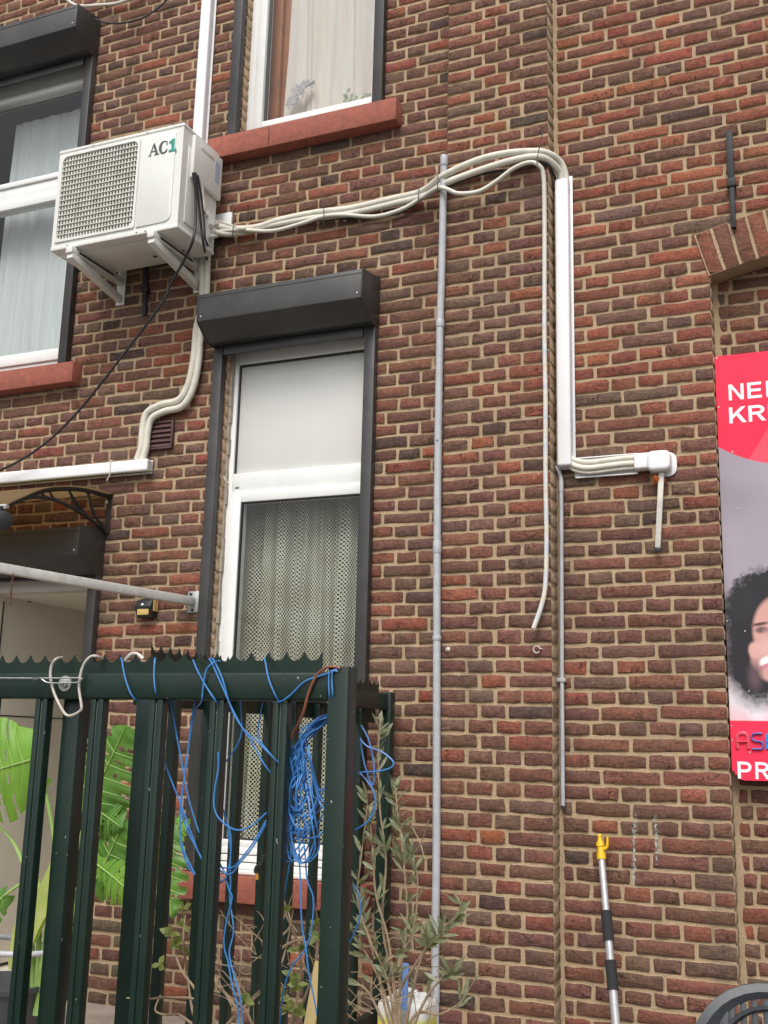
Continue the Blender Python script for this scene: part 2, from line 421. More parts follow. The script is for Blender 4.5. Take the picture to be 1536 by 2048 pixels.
for k in range(-34, 64):
    zc = zrow(k)
    if zc < .38 and k > -40: pass
    for (p, q, e0, e1) in free(-5.0, XP0+.01, zc, HOLES):
        lay('L', WL, p, q, k, -1.60, -1.655, .115 if e0 else .012, .115 if e1 else .012)
    # pilaster rows: four headers, or stretcher - header - stretcher
    cuts = [XP0, XP0+.116, XP0+.232, XP0+.348, XP1] if k % 2 == 0 else [XP0, XP0+.168, XP0+.284, XP1]
    pitch = (zrow(k+1)-zrow(k-1))/2
    for i, (a, b) in enumerate(zip(cuts, cuts[1:])):
        aa = a+(.007 if i else -.003)+R(-.004, .004)*(i > 0); bb = b-(.007 if i < len(cuts)-2 else -.003)
        BR.append(dict(wall='P', y=WP, x0=aa, x1=bb, z=zc+wob((a+b)/2, zc), h=pitch-.0118+R(-.003, .003), d=.112 if i in (0, len(cuts)-2) else .012, tint=tint(a, zc, 'P')))
    # right wall
    zb = zc-.025
    if zc < 3.462: segs = [(-1.103, XN0, .012, .112), (XN1, 1.4, .112, .012)]
    elif zb < 3.75:
        xs = XN0-.046*min(1, (zc-3.462)/.19)+(.03 if zc < 3.60 else .16 if zc > 3.64 else .05)
        if zb > 3.668:
            lo = ARC_C[0]-math.sqrt(max(0, (ARC_R+ARC_T)**2-(zb-.008-ARC_C[1])**2)) if zb-.008 < ARC_C[1]+ARC_R+ARC_T else ARC_C[0]
            lo += .15
            xs = min(ARC_C[0]-.005, max(xs, lo-.006))
        segs = [(-1.103, xs-.008, .012, .012), (2*ARC_C[0]-xs+.008, 1.4, .012, .012)]
    else: segs = [(-1.103, 1.4, .012, .012)]
    for (p, q, d0, d1) in segs: lay('R', WR, p, q, k, -1.105, -1.06, d0, d1)
    if zc < 3.60: lay('N', WN, XN0+.012, XN1-.012, k, -.42, -.40)

def brick_geo(b):
    "irregular brick face with rounded rim: verts, faces, tint, edge"
    w_, h_ = b['x1']-b['x0'], b['h']; xc = (b['x0']+b['x1'])/2
    n = 4 if w_ > .15 else 3
    out = []
    c = .0045
    for i in range(n+1):
        out.append((-w_/2+c+(w_-2*c)*i/n, -h_/2))
    out.append((w_/2, -h_/2+c)); out.append((w_/2, h_/2-c))
    for i in range(n+1):
        out.append((w_/2-c-(w_-2*c)*i/n, h_/2))
    out.append((-w_/2, h_/2-c)); out.append((-w_/2, -h_/2+c))
    m = len(out); rot = R(-.012, .012); d0 = R(-.0005, .0045); tx, tz = R(-.015, .015), R(-.03, .03)
    ring1, ring0 = [], []
    for (u, v) in out:
        u2 = u+R(-.0026, .0026); v2 = v+R(-.0031, .0027)
        if b['d'] > .05: u2 = u
        u3, v3 = u2*math.cos(rot)-v2*math.sin(rot), u2*math.sin(rot)+v2*math.cos(rot)
        ring1.append((u3, v3)); ring0.append((u3*(1-.007/w_), v3*(1-.007/h_)))
    V, E = [], []
    y0 = b['y']-d0
    V.append((xc, y0+R(-.0012, .0005), b['z'])); E.append(0.)
    for (u, v) in ring0: V.append((xc+u, y0+tx*u+tz*v+R(-.0007, .0007), b['z']+v)); E.append(.35)
    for (u, v) in ring1: V.append((xc+u, y0+.0032+tx*u, b['z']+v)); E.append(1.)
    for (u, v) in ring1: V.append((xc+u, b['y']+b['d'], b['z']+v)); E.append(.75)
    Fs = []
    for i in range(m):
        j = (i+1) % m
        Fs.append((0, 1+i, 1+j)); Fs.append((1+i, 1+m+i, 1+m+j, 1+j)); Fs.append((1+m+i, 1+2*m+i, 1+2*m+j, 1+m+j))
    return V, Fs, E
def brick_mesh(name, bricks):
    V, Fs, T, E = [], [], [], []
    for b in bricks:
        v, f, e = b['geo']; o = len(V)
        V += v; Fs += [tuple(i+o for i in q) for q in f]; T += [b['tint']]*len(v); E += e
    me = bpy.data.meshes.new(name); me.from_pydata(V, [], Fs)
    a = me.attributes.new('tint', 'FLOAT_COLOR', 'POINT'); a.data.foreach_set('color', [q for c in T for q in (*c, 1)])
    a = me.attributes.new('edge', 'FLOAT', 'POINT'); a.data.foreach_set('value', E)
    me.materials.append(BRICK); smooth_by_angle(me, 50)
    return me
def hidden(px, py):
    return (px > 1424 and 712 < py < 1560) or (px < 735 and py > 1310) or (px > 1395 and py > 1960) or (1105 < px < 1142 and 350 < py < 940) or (400 < px < 755 and 545 < py < 690)
for b in BR:
    b['geo'] = brick_geo(b)
    cs = [proj((x, b['y'], z)) for x in (b['x0'], b['x1']) for z in (b['z']-b['h']/2, b['z']+b['h']/2)]
    xs = [c[0] for c in cs]; ys = [c[1] for c in cs]
    inside = max(0, min(max(xs), PW)-max(min(xs), 0))*max(0, min(max(ys), PH)-max(min(ys), 0))
    b['area'] = 0 if hidden((min(xs)+max(xs))/2, (min(ys)+max(ys))/2) else inside*.8

def slab(name, face, x0, x1, z0, z1, holes, back=.32):
    "mortar body of a wall with openings"
    xs = sorted({x0, x1, *[q for h in holes for q in h[:2] if x0 < q < x1]}); zs = sorted({z0, z1, *[q for h in holes for q in h[2:] if z0 < q < z1]})
    m = MB(); f = face+.0045
    solid = lambda i, j: 0 <= i < len(xs)-1 and 0 <= j < len(zs)-1 and not any(h[0] <= (xs[i]+xs[i+1])/2 <= h[1] and h[2] <= (zs[j]+zs[j+1])/2 <= h[3] for h in holes)
    for i in range(len(xs)-1):
        for j in range(len(zs)-1):
            if not solid(i, j): continue
            a, b, c, d = xs[i], xs[i+1], zs[j], zs[j+1]
            m.add([(a, f, c), (b, f, c), (b, f, d), (a, f, d)], [(0, 1, 2, 3)]); m.add([(a, back, c), (b, back, c), (b, back, d), (a, back, d)], [(3, 2, 1, 0)])
            for (ii, jj, q) in ((i-1, j, (a, a, c, d)), (i+1, j, (b, b, c, d))):
                if not solid(ii, jj): m.add([(q[0], f, c), (q[0], back, c), (q[0], back, d), (q[0], f, d)], [(0, 1, 2, 3)])
            for (jj, zz) in ((j-1, c), (j+1, d)):
                if not solid(i, jj): m.add([(a, f, zz), (b, f, zz), (b, back, zz), (a, back, zz)], [(0, 1, 2, 3)])
    return m.build(name, MORTAR, building)
walls = {'L': slab('wall', WL, -5.2, XP0+.02, 0, 6.4, HOLES), 'P': slab('pilaster', WP, XP0, XP1, 0, 6.4, [], .2)}
mR = MB(); n = 24
arcx = [XN0+(XN1-XN0)*i/n for i in range(n+1)]
mR.prism([(XP1-.02, 0), (XN0, 0)]+[(x, z_int(x)+.004) for x in arcx]+[(XN1, 0), (1.5, 0), (1.5, 6.4), (XP1-.02, 6.4)], 'y', WR+.0045, .32)
walls['R'] = mR.build('wall', MORTAR, building)
walls['N'] = MB().box(XN0-.02, XN1+.02, WN+.0045, .34, 0, 3.75).build('niche', MORTAR, building)
walls['L']['label'] = 'dark brown brick house wall with the windows'; walls['P']['label'] = 'shallow brick pilaster behind the grey pipe'; walls['R']['label'] = 'redder brick wall right of the pilaster'

# arch of soldier bricks over the niche: each one a piece
a0 = math.asin((XN0-ARC_C[0])/ARC_R); na = 20; da = -2*a0/na
arch = MB().prism([(math.sin(a0*1.0)*ARC_R+ARC_C[0], z_int(XN0))]+[(math.sin(a0+da*i)*ARC_R+ARC_C[0], ARC_C[1]+math.cos(a0+da*i)*ARC_R) for i in range(1, na+1)]+[(math.sin(a0+da*i)*(ARC_R+ARC_T)+ARC_C[0], ARC_C[1]+math.cos(a0+da*i)*(ARC_R+ARC_T)) for i in range(na, -1, -1)], 'y', WR-.006, .1).build('arch', MORTAR, building)
for i in range(na):
    am = a0+da*(i+.5); hw = (ARC_R+ARC_T/2)*da/2
    jb = .0058
    V, E = [], []; Fs = []
    y0 = WR-R(.009, .013)
    prof = []
    tt = (0, .33, .66, 1)
    for q in tt: prof.append((-1, q))
    for q in tt[::-1]: prof.append((1, q))
    def P(side, q, inset, y):
        r = ARC_R+.001+(ARC_T-.003)*q+(inset if q == 0 else -inset if q == 1 else 0)
        wv = (r*da/2-jb-inset)*side+R(-.0015, .0015)
        c, s_ = math.cos(am), math.sin(am)
        return (ARC_C[0]+s_*r+c*wv, y, ARC_C[1]+c*r-s_*wv)
    m = len(prof)
    r_in = ARC_R+ARC_T/2
    V.append((ARC_C[0]+math.sin(am)*r_in, y0, ARC_C[1]+math.cos(am)*r_in)); E.append(0)
    for s_, q in prof: V.append(P(s_, q, .005, y0)); E.append(.3)
    for s_, q in prof: V.append(P(s_, q, 0, y0+.003)); E.append(.9)
    for s_, q in prof: V.append(P(s_, q, 0, WN)); E.append(.5)
    for j in range(m):
        k = (j+1) % m
        Fs += [(0, 1+j, 1+k), (1+j, 1+m+j, 1+m+k, 1+k), (1+m+j, 1+2*m+j, 1+2*m+k, 1+m+k)]
    bb = dict(geo=(V, Fs, E), tint=random.choice([(.21, .085, .058), (.26, .095, .06), (.20, .088, .062)]))
    link('brick', brick_mesh('arch_brick', [bb]), arch)
BR.sort(key=lambda b: -b['area'])
for b in BR[:280]: link('brick', brick_mesh('brick', [b]), walls[b['wall']])
for wk in 'LPRN':
    rest = [b for b in BR[280:] if b['wall'] == wk]
    tag(link('bricks', brick_mesh('bricks', rest), walls[wk]), None, kind='stuff')
# mortar beads in the inner corners
def bead(x, y, z0, z1, sx, wd, parent):
    m = MB(); vv = []; n = int((z1-z0)/.03)
    for i in range(n+1):
        z = z0+(z1-z0)*i/n; a = wd*(1+R(-.22, .22)); b_ = wd*.8*(1+R(-.25, .25))
        vv += [(x-.003*sx, y-b_, z), (x+sx*a*.55, y-b_*.42, z), (x+sx*a, y+.004, z)]
    m.add(vv, [q for i in range(n) for q in ((i*3, i*3+1, i*3+4, i*3+3), (i*3+1, i*3+2, i*3+5, i*3+4))])
    return m.build('mortar_bead', MORTAR, parent, smooth=True)
bead(XP1+.001, WR, 0, 6.2, 1, .021, walls['P']); bead(XN0+.001, WN, 0, 3.5, 1, .03, walls['N'])

# ------------------------------------------------------------------ windows of the building
def frame_rect(m, x0, x1, z0, z1, wd, y0, y1):
    m.box(x0, x0+wd, y0, y1, z0, z1); m.box(x1-wd, x1, y0, y1, z0, z1)
    m.box(x0+wd, x1-wd, y0+.001, y1, z0, z0+wd); m.box(x0+wd, x1-wd, y0+.001, y1, z1-wd, z1)
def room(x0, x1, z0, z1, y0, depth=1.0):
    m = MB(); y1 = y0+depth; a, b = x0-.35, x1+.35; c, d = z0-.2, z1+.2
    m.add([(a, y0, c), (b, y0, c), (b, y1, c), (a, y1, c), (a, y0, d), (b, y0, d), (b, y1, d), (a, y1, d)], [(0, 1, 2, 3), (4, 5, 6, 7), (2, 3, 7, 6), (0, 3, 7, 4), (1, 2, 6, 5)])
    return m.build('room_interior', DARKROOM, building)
# centre window: panel above, glazed light below
X0, X1 = -2.718, -1.967
fy, fb = .0, .065; X0, X1 = -2.735, -1.902
m = MB(); m.box(X0, X0+.052, fy, fb, 1.022, 3.47); m.box(X1-.052, X1, fy, fb, 1.022, 3.47)
m.box(X0+.052, X1-.052, fy+.001, fb, 3.344, 3.47); m.box(X0+.052, X1-.052, fy+.001, fb, 2.712, 2.800); m.box(X0+.052, X1-.052, fy+.001, fb, 1.022, 1.085)
winC = m.build('window', WHITE, building, bevel=.004); winC['label'] = 'tall white plastic window with blank upper panel and lace curtain'
m = MB(); frame_rect(m, X0+.055, X1-.055, 1.087, 2.710, .054, fy-.012, fb-.01); m.build('sash', WHITE, winC, bevel=.004)
MB().box(X0+.056, X1-.056, fy+.022, fb-.02, 2.802, 3.342).build('panel', PANELW, winC, bevel=.002)
m = MB(); m.box(X0+.052, X1-.052, fy+.012, fy+.02, 3.334, 3.3435); m.box(X0+.052, X0+.060, fy+.012, fy+.02, 2.801, 3.3335); m.build('gasket', BLACKP, winC)
m = MB(); frame_rect(m, X0+.108, X1-.108, 1.14, 2.658, .008, fy-.004, fy+.01); m.build('gasket', BLACKP, winC)
MB().box(X0+.11, X1-.11, fy+.004, fy+.010, 1.142, 2.656).build('pane', GLASS, winC)
m = MB(); m.box(-2.716, -1.969, -.085, fy+.02, 1.007, 1.0215)
for i in range(4): m.box(-2.716, -1.969, fy-.012-.006*i, fy+.0005, 1.0225+.03*(3-i), 1.048+.03*(3-i))
m.build('sill_board', WHITE, winC, bevel=.003)
MB().box(-2.80, -1.885, -.122, .05, .895, 1.004).build('sill', SILL, winC, bevel=.006)
m = MB(); m.box(-2.665, -2.645, fy-.002, fy+.0005, 2.727, 2.732); m.build('drain_slot', BLACKP, winC)
m = MB(); m.tube([at(441, 895, -.03), at(442, 930, -.03), at(448, 955, -.02), at(456, 966, -.006)], .005, 6); m.build('sealant_strip', CREAM, winC, smooth=True)
m = MB()
for i in range(30):
    z = 1.05+i*.08; m.box(-2.7178, -2.708+R(0, .008), fy-.014-R(0, .01), fy+.004, z, z+.0795)
m.build('sealant_joint', simple('grey_mastic', (.33, .29, .24), .8, var=.25, scale=30, bump=.4), winC)
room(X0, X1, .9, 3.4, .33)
# upper window
m = MB(); m.box(X0, X0+.06, fy, fb, 4.53, 6.3); m.box(X1-.06, X1, fy, fb, 4.53, 6.3); m.box(X0+.06, X1-.06, fy+.001, fb, 4.53, 4.575)
winU = m.build('window', WHITE, building, bevel=.004); winU['label'] = 'upper white window with pinkish curtain and flowers'
m = MB(); frame_rect(m, X0+.062, X1-.062, 4.577, 6.25, .05, fy-.012, fb-.01); m.build('sash', WHITE, winU, bevel=.004)
MB().box(X0+.115, X1-.115, fy+.004, fy+.010, 4.63, 6.2).build('pane', GLASS, winU)
m = MB(); m.box(X0+.113, X0+.122, fy+.0115, fy+.03, 4.63, 6.2); m.build('gasket', BLACKP, winU)
m = MB(); m.box(X0+.06, X0+.14, .10, .13, 4.5, 6.3); m.box(X0+.10, X0+.175, .131, .20, 4.5, 6.3); m.build('inner_frame', WOODB, winU, bevel=.004)
MB().box(-2.862, -1.835, -.122, .05, 4.404, 4.52).build('sill', SILL, winU, bevel=.006)
m = MB(); m.tube([at(537, 252, -.1235), at(538, 270, -.1235), at(536, 288, -.1235)], .0015, 5); m.build('crack', BLACKP, winU)
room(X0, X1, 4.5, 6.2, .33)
# left window
LX0, LX1 = -4.75, -3.66
m = MB(); m.box(LX0, LX0+.06, fy, fb, 3.44, 5.30); m.box(LX1-.06, LX1, fy, fb, 3.44, 5.30)
m.box(LX0+.06, LX1-.06, fy+.001, fb, 5.155, 5.30); m.box(LX0+.06, LX1-.06, fy+.001, fb, 4.50, 4.572); m.box(LX0+.06, LX1-.06, fy+.001, fb, 3.44, 3.50)
winL = m.build('window', WHITE, building, bevel=.004); winL['label'] = 'left white window with sheer curtain'
m = MB(); frame_rect(m, LX0+.062, LX1-.062, 3.502, 4.498, .063, fy-.014, fb-.01); m.build('sash', WHITE, winL, bevel=.004)
m = MB(); frame_rect(m, LX0+.062, LX1-.062, 4.574, 5.153, .03, fy-.012, fb-.01); m.build('sash', WHITE, winL, bevel=.004)
MB().box(LX0+.12, LX1-.12, fy+.004, fy+.01, 3.56, 4.44).build('pane', GLASS, winL); MB().box(LX0+.1, LX1-.1, fy+.004, fy+.01, 4.60, 5.125).build('pane', GLASS, winL)
MB().box(-5.0, -3.585, -.122, .05, 3.322, 3.432).build('sill', SILL, winL, bevel=.006)
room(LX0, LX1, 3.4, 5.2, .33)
# doorway with its leaf folded inwards
DX0, DX1 = -4.25, -3.398
m = MB(); m.box(DX0, DX0+.10, .0, .08, .415, 2.46); m.box(DX1-.045, DX1, .0, .08, .415, 2.46); m.box(DX0+.10, DX1-.045, .001, .08, 2.272, 2.46)
door = m.build('doorway', FRAMEG, building, bevel=.004); door['label'] = 'open doorway with pale frame behind the fence'
m = MB(); m.box(-4.15, -4.11, .09, .98, .43, 2.285); m.build('door_leaf', BEIGE, door, bevel=.004)
m = MB(); m.box(-4.109, -4.105, .12, .96, 1.66, 1.666); m.box(-4.109, -4.105, .12, .126, .5, 2.25); m.box(-4.109, -4.104, .30, .33, 2.27, 2.285); m.build('panel_groove', BLACKP, door)
m = MB(); m.box(-4.25, -3.398, 1.0, 1.05, .40, 2.5); m.box(-4.25, -3.398, .33, 1.0, .39, .412); m.box(-4.25, -3.398, .081, 1.0, 2.275, 2.295); m.box(-3.43, -3.40, .09, 1.0, .42, 2.27); m.build('hall_panel', BEIGE, door)
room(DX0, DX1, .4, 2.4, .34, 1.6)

# curtains (they hang behind the panes)
def curtain(name, x0, x1, z0, z1, y, amp, wl, mat, label, n=90, uv=False, flare=.0):
    V, Fs, UVs = [], [], []; rows = 10; ph = R(0, 6); s_acc = 0; prev = None
    for i in range(n+1):
        x = x0+(x1-x0)*i/n
        a = math.sin(x/wl*6.283+ph)+.5*math.sin(x/wl*6.283*2.3+1.3)+.35*math.sin(x/wl*6.283*.57+2)
        col = []
        for j in range(rows+1):
            t_ = j/rows
            yy = y+amp*a*(.35+.65*(1-t_))+flare*math.sin(x*40+t_*3)
            xx = x+.012*math.sin(t_*4+x*25)
            col.append((xx, yy, z0+(z1-z0)*t_))
        if prev: s_acc += math.hypot(col[3][0]-prev[3][0], col[3][1]-prev[3][1])
        prev = col; V += col; UVs += [(s_acc, q[2]) for q in col]
    for i in range(n):
        for j in range(rows):
            k = i*(rows+1)+j; Fs.append((k, k+rows+1, k+rows+2, k+1))
    me = bpy.data.meshes.new(name); me.from_pydata(V, [], Fs); me.materials.append(mat); me.shade_smooth()
    ul = me.uv_layers.new(name='UVMap')
    for l in me.loops: ul.data[l.index].uv = UVs[l.vertex_index]
    return tag(link(name, me), label, 'curtain')
curtain('lace_curtain', -2.66, -1.86, 1.10, 2.80, .135, .034, .105, LACE, 'cream dotted lace curtain hanging in the lower pane of the centre window', 160)
curtain('curtain', -2.575, -1.86, 4.55, 6.25, .135, .010, .13, PINKC, 'pinkish cream curtain hanging behind the upper window', 120)
pl = at(33, 235, .17); curtain('sheer_curtain', pl.x, -3.62, 3.42, at(160, 218, .17).z, .17, .010, .10, SHEER, 'white sheer curtain hanging behind the left window', 140)

# orchid standing on the upper window's inner sill
orch = thing('orchid', (-2.44, .08, 4.60), 'pale lilac orchid blossoms with some leaves behind the upper window pane', 'flower')
LIL = leaf_mat('pale_lilac_petal', (.68, .58, .70), (.76, .68, .76), .3, 40); PGR = leaf_mat('pale_green_leaf', (.48, .56, .48), (.58, .64, .56), .3, 40)
def petal(m, c, r, ang, tilt=.3):
    c = Vector(c); pts = [c]
    for k in range(7):
        a = ang+(-.75+1.5*k/6); rr = r*(1-.25*abs(k-3)/3)
        pts.append(c+Vector((math.cos(a)*rr, R(-.006, .004), math.sin(a)*rr)))
    m.add(pts, [(0, i, i+1) for i in range(1, 7)])
for (px, py) in ((592, 178), (606, 172), (600, 188), (584, 200), (620, 168), (580, 208)):
    c = at(px, py, .085); m = MB()
    for k in range(5): petal(m, c, .032, k*1.257+R(0, 1))
    m.build('blossom', LIL, orch)
m = MB(); m.tube([at(590, 225, .085), at(594, 200, .085), at(610, 175, .083), at(628, 163, .08)], .003, 6)
m.build('stem', PGR, orch, smooth=True)
m = MB()
for i in range(26):
    c = at(R(680, 742), R(186, 206), .085); petal(m, c, R(.015, .03), R(0, 6.28))
m.build('leaves', PGR, orch)

# ------------------------------------------------------------------ roller shutters
def shutter(name, x0, x1, ztop, zbot, label, box=True, slat=.255, rail_top=None, low=None):
    t_ = thing(name, ((x0+x1)/2, WL, zbot), label, 'roller shutter')
    if box:
        y0 = -.250; prof = [(WL-.001, ztop+.035), (y0, ztop), (y0, ztop-.135), (y0+.10, ztop-.207), (WL-.001, ztop-.207)]
        MB().prism(prof, 'x', x0+.004, x1-.004).build('housing', ANTHR, t_, bevel=.003)
        p2 = [(WL-.0012, ztop+.037), (y0-.002, ztop+.002), (y0-.002, ztop-.136), (y0+.099, ztop-.2095), (WL-.0012, ztop-.2095)]
        for xa, xb in ((x0-.001, x0+.0035), (x1-.0035, x1+.001)): MB().prism(p2, 'x', xa, xb).build('end_cap', ANTHR, t_, bevel=.0015)
        m = MB(); m.box(x0+.006, x1-.006, y0-.0015, y0+.002, ztop-.020, ztop-.018); m.build('seam', BLACKP, t_)
        for xs in (x0+.022, x1-.022): MB().lathe([(.0045, 0), (.0045, .002), (.003, .0035)], (xs, y0-.0002, ztop-.112), (0, -1, 0), 10).build('screw', SCREW, t_)
        MB().box(x0+.06, x1-.06, -.098, -.082, ztop-slat, ztop-.2085).build('bottom_slat', ANTHR, t_, bevel=.002)
    zt = rail_top if rail_top else ztop-.2075
    for xa, xb in ((x0+.001, x0+.052), (x1-.052, x1-.001)):
        m = MB(); m.box(xa, xb, -.094, -.052, zbot, zt)
        m.build('guide_rail', ANTHR, t_, bevel=.003)
    return t_
shutter('roller_shutter', -2.772, -1.922, 3.617, 1.012, 'grey roller shutter with long box and rails around the lace-curtained window')
shutter('roller_shutter', -2.772, -1.922, 6.4, 4.528, 'grey shutter rails on both sides of the upper window with pinkish curtain', box=False, rail_top=6.3)
shutter('roller_shutter', -4.80, -3.660, 5.420, 3.440, 'grey roller shutter box and rail on the left window beside the air conditioner')
shutter('roller_shutter', -4.35, -3.352, 2.535, .43, 'dark roller shutter box over the doorway under the small canopy', slat=.222)

# ------------------------------------------------------------------ air conditioner
AX0, AX1, AY0, AY1, AZ0, AZ1 = -3.503, -2.776, -.450, -.140, 3.868, 4.405
ac = thing('air_conditioner', ((AX0+AX1)/2, AY1, AZ0), 'white outdoor air conditioner unit with square fan grille marked AC1', 'air conditioner')
GX0, GX1, GZ0, GZ1 = AX0+.024, -3.022, AZ0+.045, AZ1-.038
m = MB(); th = .014
m.box(AX0, AX1, AY0, AY0+th, AZ0+.02, GZ0); m.box(AX0, AX1, AY0, AY0+th, GZ1, AZ1-.02); m.box(AX0, GX0, AY0, AY0+th, GZ0, GZ1); m.box(GX1, AX1, AY0, AY0+th, GZ0, GZ1)
m.box(AX0, AX0+th, AY0+th, AY1, AZ0+.02, AZ1-.02); m.box(AX1-th, AX1, AY0+th, AY1, AZ0+.02, AZ1-.02); m.box(AX0+th, AX1-th, AY1-th, AY1, AZ0+.02, AZ1-.02)
m.build('casing', ACW, ac)
MB().box(AX0-.004, AX1+.004, AY0-.004, AY1+.002, AZ1-.022, AZ1).build('lid', ACW, ac, bevel=.008, seg=3)
base = MB().box(AX0-.003, AX1+.003, AY0-.003, AY1+.002, AZ0, AZ0+.021).build('base_pan', ACW, ac, bevel=.004)
m = MB()
for (u, v, r) in ((.42, .3, .009), (.78, .18, .011), (.62, .72, .012), (.2, .35, .008), (.85, .7, .008)):
    m.lathe([(r, 0), (r, .0015)], (AX0+(AX1-AX0)*u, AY0+(AY1-AY0)*v, AZ0-.001), (0, 0, 1), 12)
m.box(-3.32, -3.30, -.36, -.355, AZ0-.0012, AZ0); m.box(-3.15, -3.13, -.31, -.304, AZ0-.0012, AZ0)
m.build('drain_hole', BLACKP, base)
m = MB(); m.box(AX0+.06, AX1-.16, AY0+.05, AY0+.2, AZ0-.007, AZ0-.0003); m.build('stamped_rib', ACW, base, bevel=.006)
# grille: rim, horizontal and vertical bars (too fine to pick apart)

m = MB(); nh, nv = 17, 25
for i in range(nh+1):
    z = GZ0+.006+(GZ1-GZ0-.012)*i/nh; m.box(GX0, GX1, AY0-.006, AY0+.004, z-.0018, z+.0018)
for i in range(nv+1):
    x = GX0+.006+(GX1-GX0-.012)*i/nv; m.box(x-.0040, x+.0040, AY0-.001, AY0+.010, GZ0, GZ1)
gr = m.build('grille', ACG, ac); gr['kind'] = 'stuff'
MB().box(GX0-.02, GX1+.02, AY1-.03, AY1-.018, AZ0+.03, AZ1-.03).build('coil', FINS, ac)
cx, cz, fr = (GX0+GX1)/2, (GZ0+GZ1)/2, .205
m = MB(); m.lathe([(.055, 0), (.05, .05), (.02, .06)], (cx, AY0+.09, cz), (0, -1, 0), 20)
for k in range(3):
    V = []; n1 = 8
    for i in range(n1+1):
        a = k*2.094+i/n1*1.5
        for r_, q in ((.05, 0), (.13, .5), (fr-.01, 1)): V.append((cx+math.cos(a-.2*q)*r_, AY0+.05+.06*i/n1, cz+math.sin(a-.2*q)*r_))
    m.add(V, [(i*3+j, i*3+j+1, i*3+j+4, i*3+j+3) for i in range(n1) for j in (0, 1)])
m.build('fan', ACD, ac, smooth=True)
m = MB(); m.lathe([(fr, 0), (fr, .10), (fr-.004, .10), (fr-.004, 0)], (cx, AY0+.12, cz), (0, -1, 0), 32); m.build('fan_ring', ACD, ac, smooth=True)
# raised front panel with one rounded corner
def rnd_rect(x0, x1, z0, z1, r, n=5):
    P_ = []
    for (cx2, cz2, a) in ((x1-r, z0+r, -90), (x1-r, z1-r, 0), (x0+r, z1-r, 90), (x0+r, z0+r, 180)):
        P_ += [(cx2+r*math.cos(rad(a+90*i/n)), cz2+r*math.sin(rad(a+90*i/n))) for i in range(n+1)]
    return P_
oo, ii = rnd_rect(GX0-.006, GX1+.006, GZ0-.006, GZ1+.006, .012), rnd_rect(GX0+.006, GX1-.006, GZ0+.006, GZ1-.006, .030); V = []; n_ = len(oo)
for a, b_ in zip(oo, ii): V += [(a[0], AY0+.002, a[1]), (a[0], AY0-.007, a[1]), (b_[0], AY0-.008, b_[1]), (b_[0], AY0+.004, b_[1])]
MB().add(V, [(i*4+j, ((i+1) % n_)*4+j, ((i+1) % n_)*4+j+1, i*4+j+1) for i in range(n_) for j in range(3)]).build('grille_rim', ACW, ac, smooth=True)
fp = [(-3.008, AZ0+.037)]
for k in range(7):
    a = -math.pi/2+k*math.pi/12; fp.append((-2.85+.035*math.cos(a), AZ0+.075+.035*math.sin(a)))
for k in range(5):
    a = k*math.pi/8; fp.append((-2.83+.015*math.cos(a), AZ1-.045+.015*math.sin(a)))
fp += [(-3.008, AZ1-.030)]
MB().prism(fp, 'y', AY0-.006, AY0+.002).build('front_panel', ACW, ac, bevel=.0035)
# right-hand side: corner seam, service cover with grip, gas valve cover, sticker
MB().box(AX1, AX1+.005, AY0+.045, AY0+.20, AZ0+.05, AZ1-.10).build('side_panel', ACW, ac, bevel=.003)
MB().box(AX1, AX1+.022, AY0+.065, AY1+.006, AZ0+.285, AZ1-.03).build('service_cover', ACW, ac, bevel=.008, seg=3)
MB().box(AX1+.0215, AX1+.0235, AY0+.12, AY0+.235, AZ1-.080, AZ1-.062).build('hand_grip', ACG, ac, bevel=.002)
MB().box(AX1+.022, AX1+.0229, AY1-.06, AY1-.02, AZ0+.36, AZ1-.07).build('rating_sticker', STICK, ac)
MB().box(AX1+.005, AX1+.0058, AY0+.135, AY0+.175, AZ0+.22, AZ0+.29).build('warning_sticker', simple('pale_sticker_print', (.46, .46, .43), .5, var=.45, scale=190), ac)
m = MB(); m.box(AX1-.002, AX1+.004, AY1-.075, AY1-.015, AZ0+.03, AZ0+.20); m.build('valve_plate', ACW, ac, bevel=.002)
m = MB()
for z in (AZ0+.07, AZ0+.13): MB().lathe([(.014, 0), (.014, .03), (.009, .03), (.009, .05)], (AX1, AY1-.05, z), (1, 0, 0), 12).build('valve', SCREW, ac, smooth=True)
for (x, z) in ((-3.30, AZ1-.012), (-2.98, AZ1-.012), (-3.40, AZ0+.012), (-2.95, AZ0+.012), (-3.0, AZ0+.013)):
    MB().lathe([(.005, 0), (.004, .003)], (x, AY0-.0035, z), (0, -1, 0), 10).build('screw', GALV, ac)
# lettering AC1 (serif capitals and a heavy teal figure)
def pts_arc(cx_, cz_, rx, rz, a0_, a1_, n_=18): return [(cx_+rx*math.cos(rad(a0_+(a1_-a0_)*i/n_)), cz_+rz*math.sin(rad(a0_+(a1_-a0_)*i/n_))) for i in range(n_+1)]
TX, TZ, TH = -2.962, 4.262, .062
def glyph(polys, x, wd, mat, nm):
    m = MB()
    for i, pl_ in enumerate(polys): m.prism([(x+p[0]*wd, TZ+p[1]*TH) for p in pl_], 'y', AY0-.0085-.0001*i, AY0-.0058)
    return m.build(nm, mat, ac)
Ag = [[(.10, .0), (.16, 0), (.50, .86), (.46, 1.0)], [(.46, 1.0), (.56, 1.0), (.97, .04), (.74, .04), (.43, .86)], [(.24, .30), (.70, .30), (.68, .35), (.25, .35)], [(0, -.01), (.28, -.01), (.28, .035), (0, .035)], [(.60, -.01), (1.06, -.01), (1.06, .035), (.60, .035)]]
glyph(Ag, TX, .056, PRINTD, 'letter')
outer = pts_arc(.5, .5, .5, .52, 48, 312, 24); inner = pts_arc(.56, .5, .30, .47, 305, 55, 24)
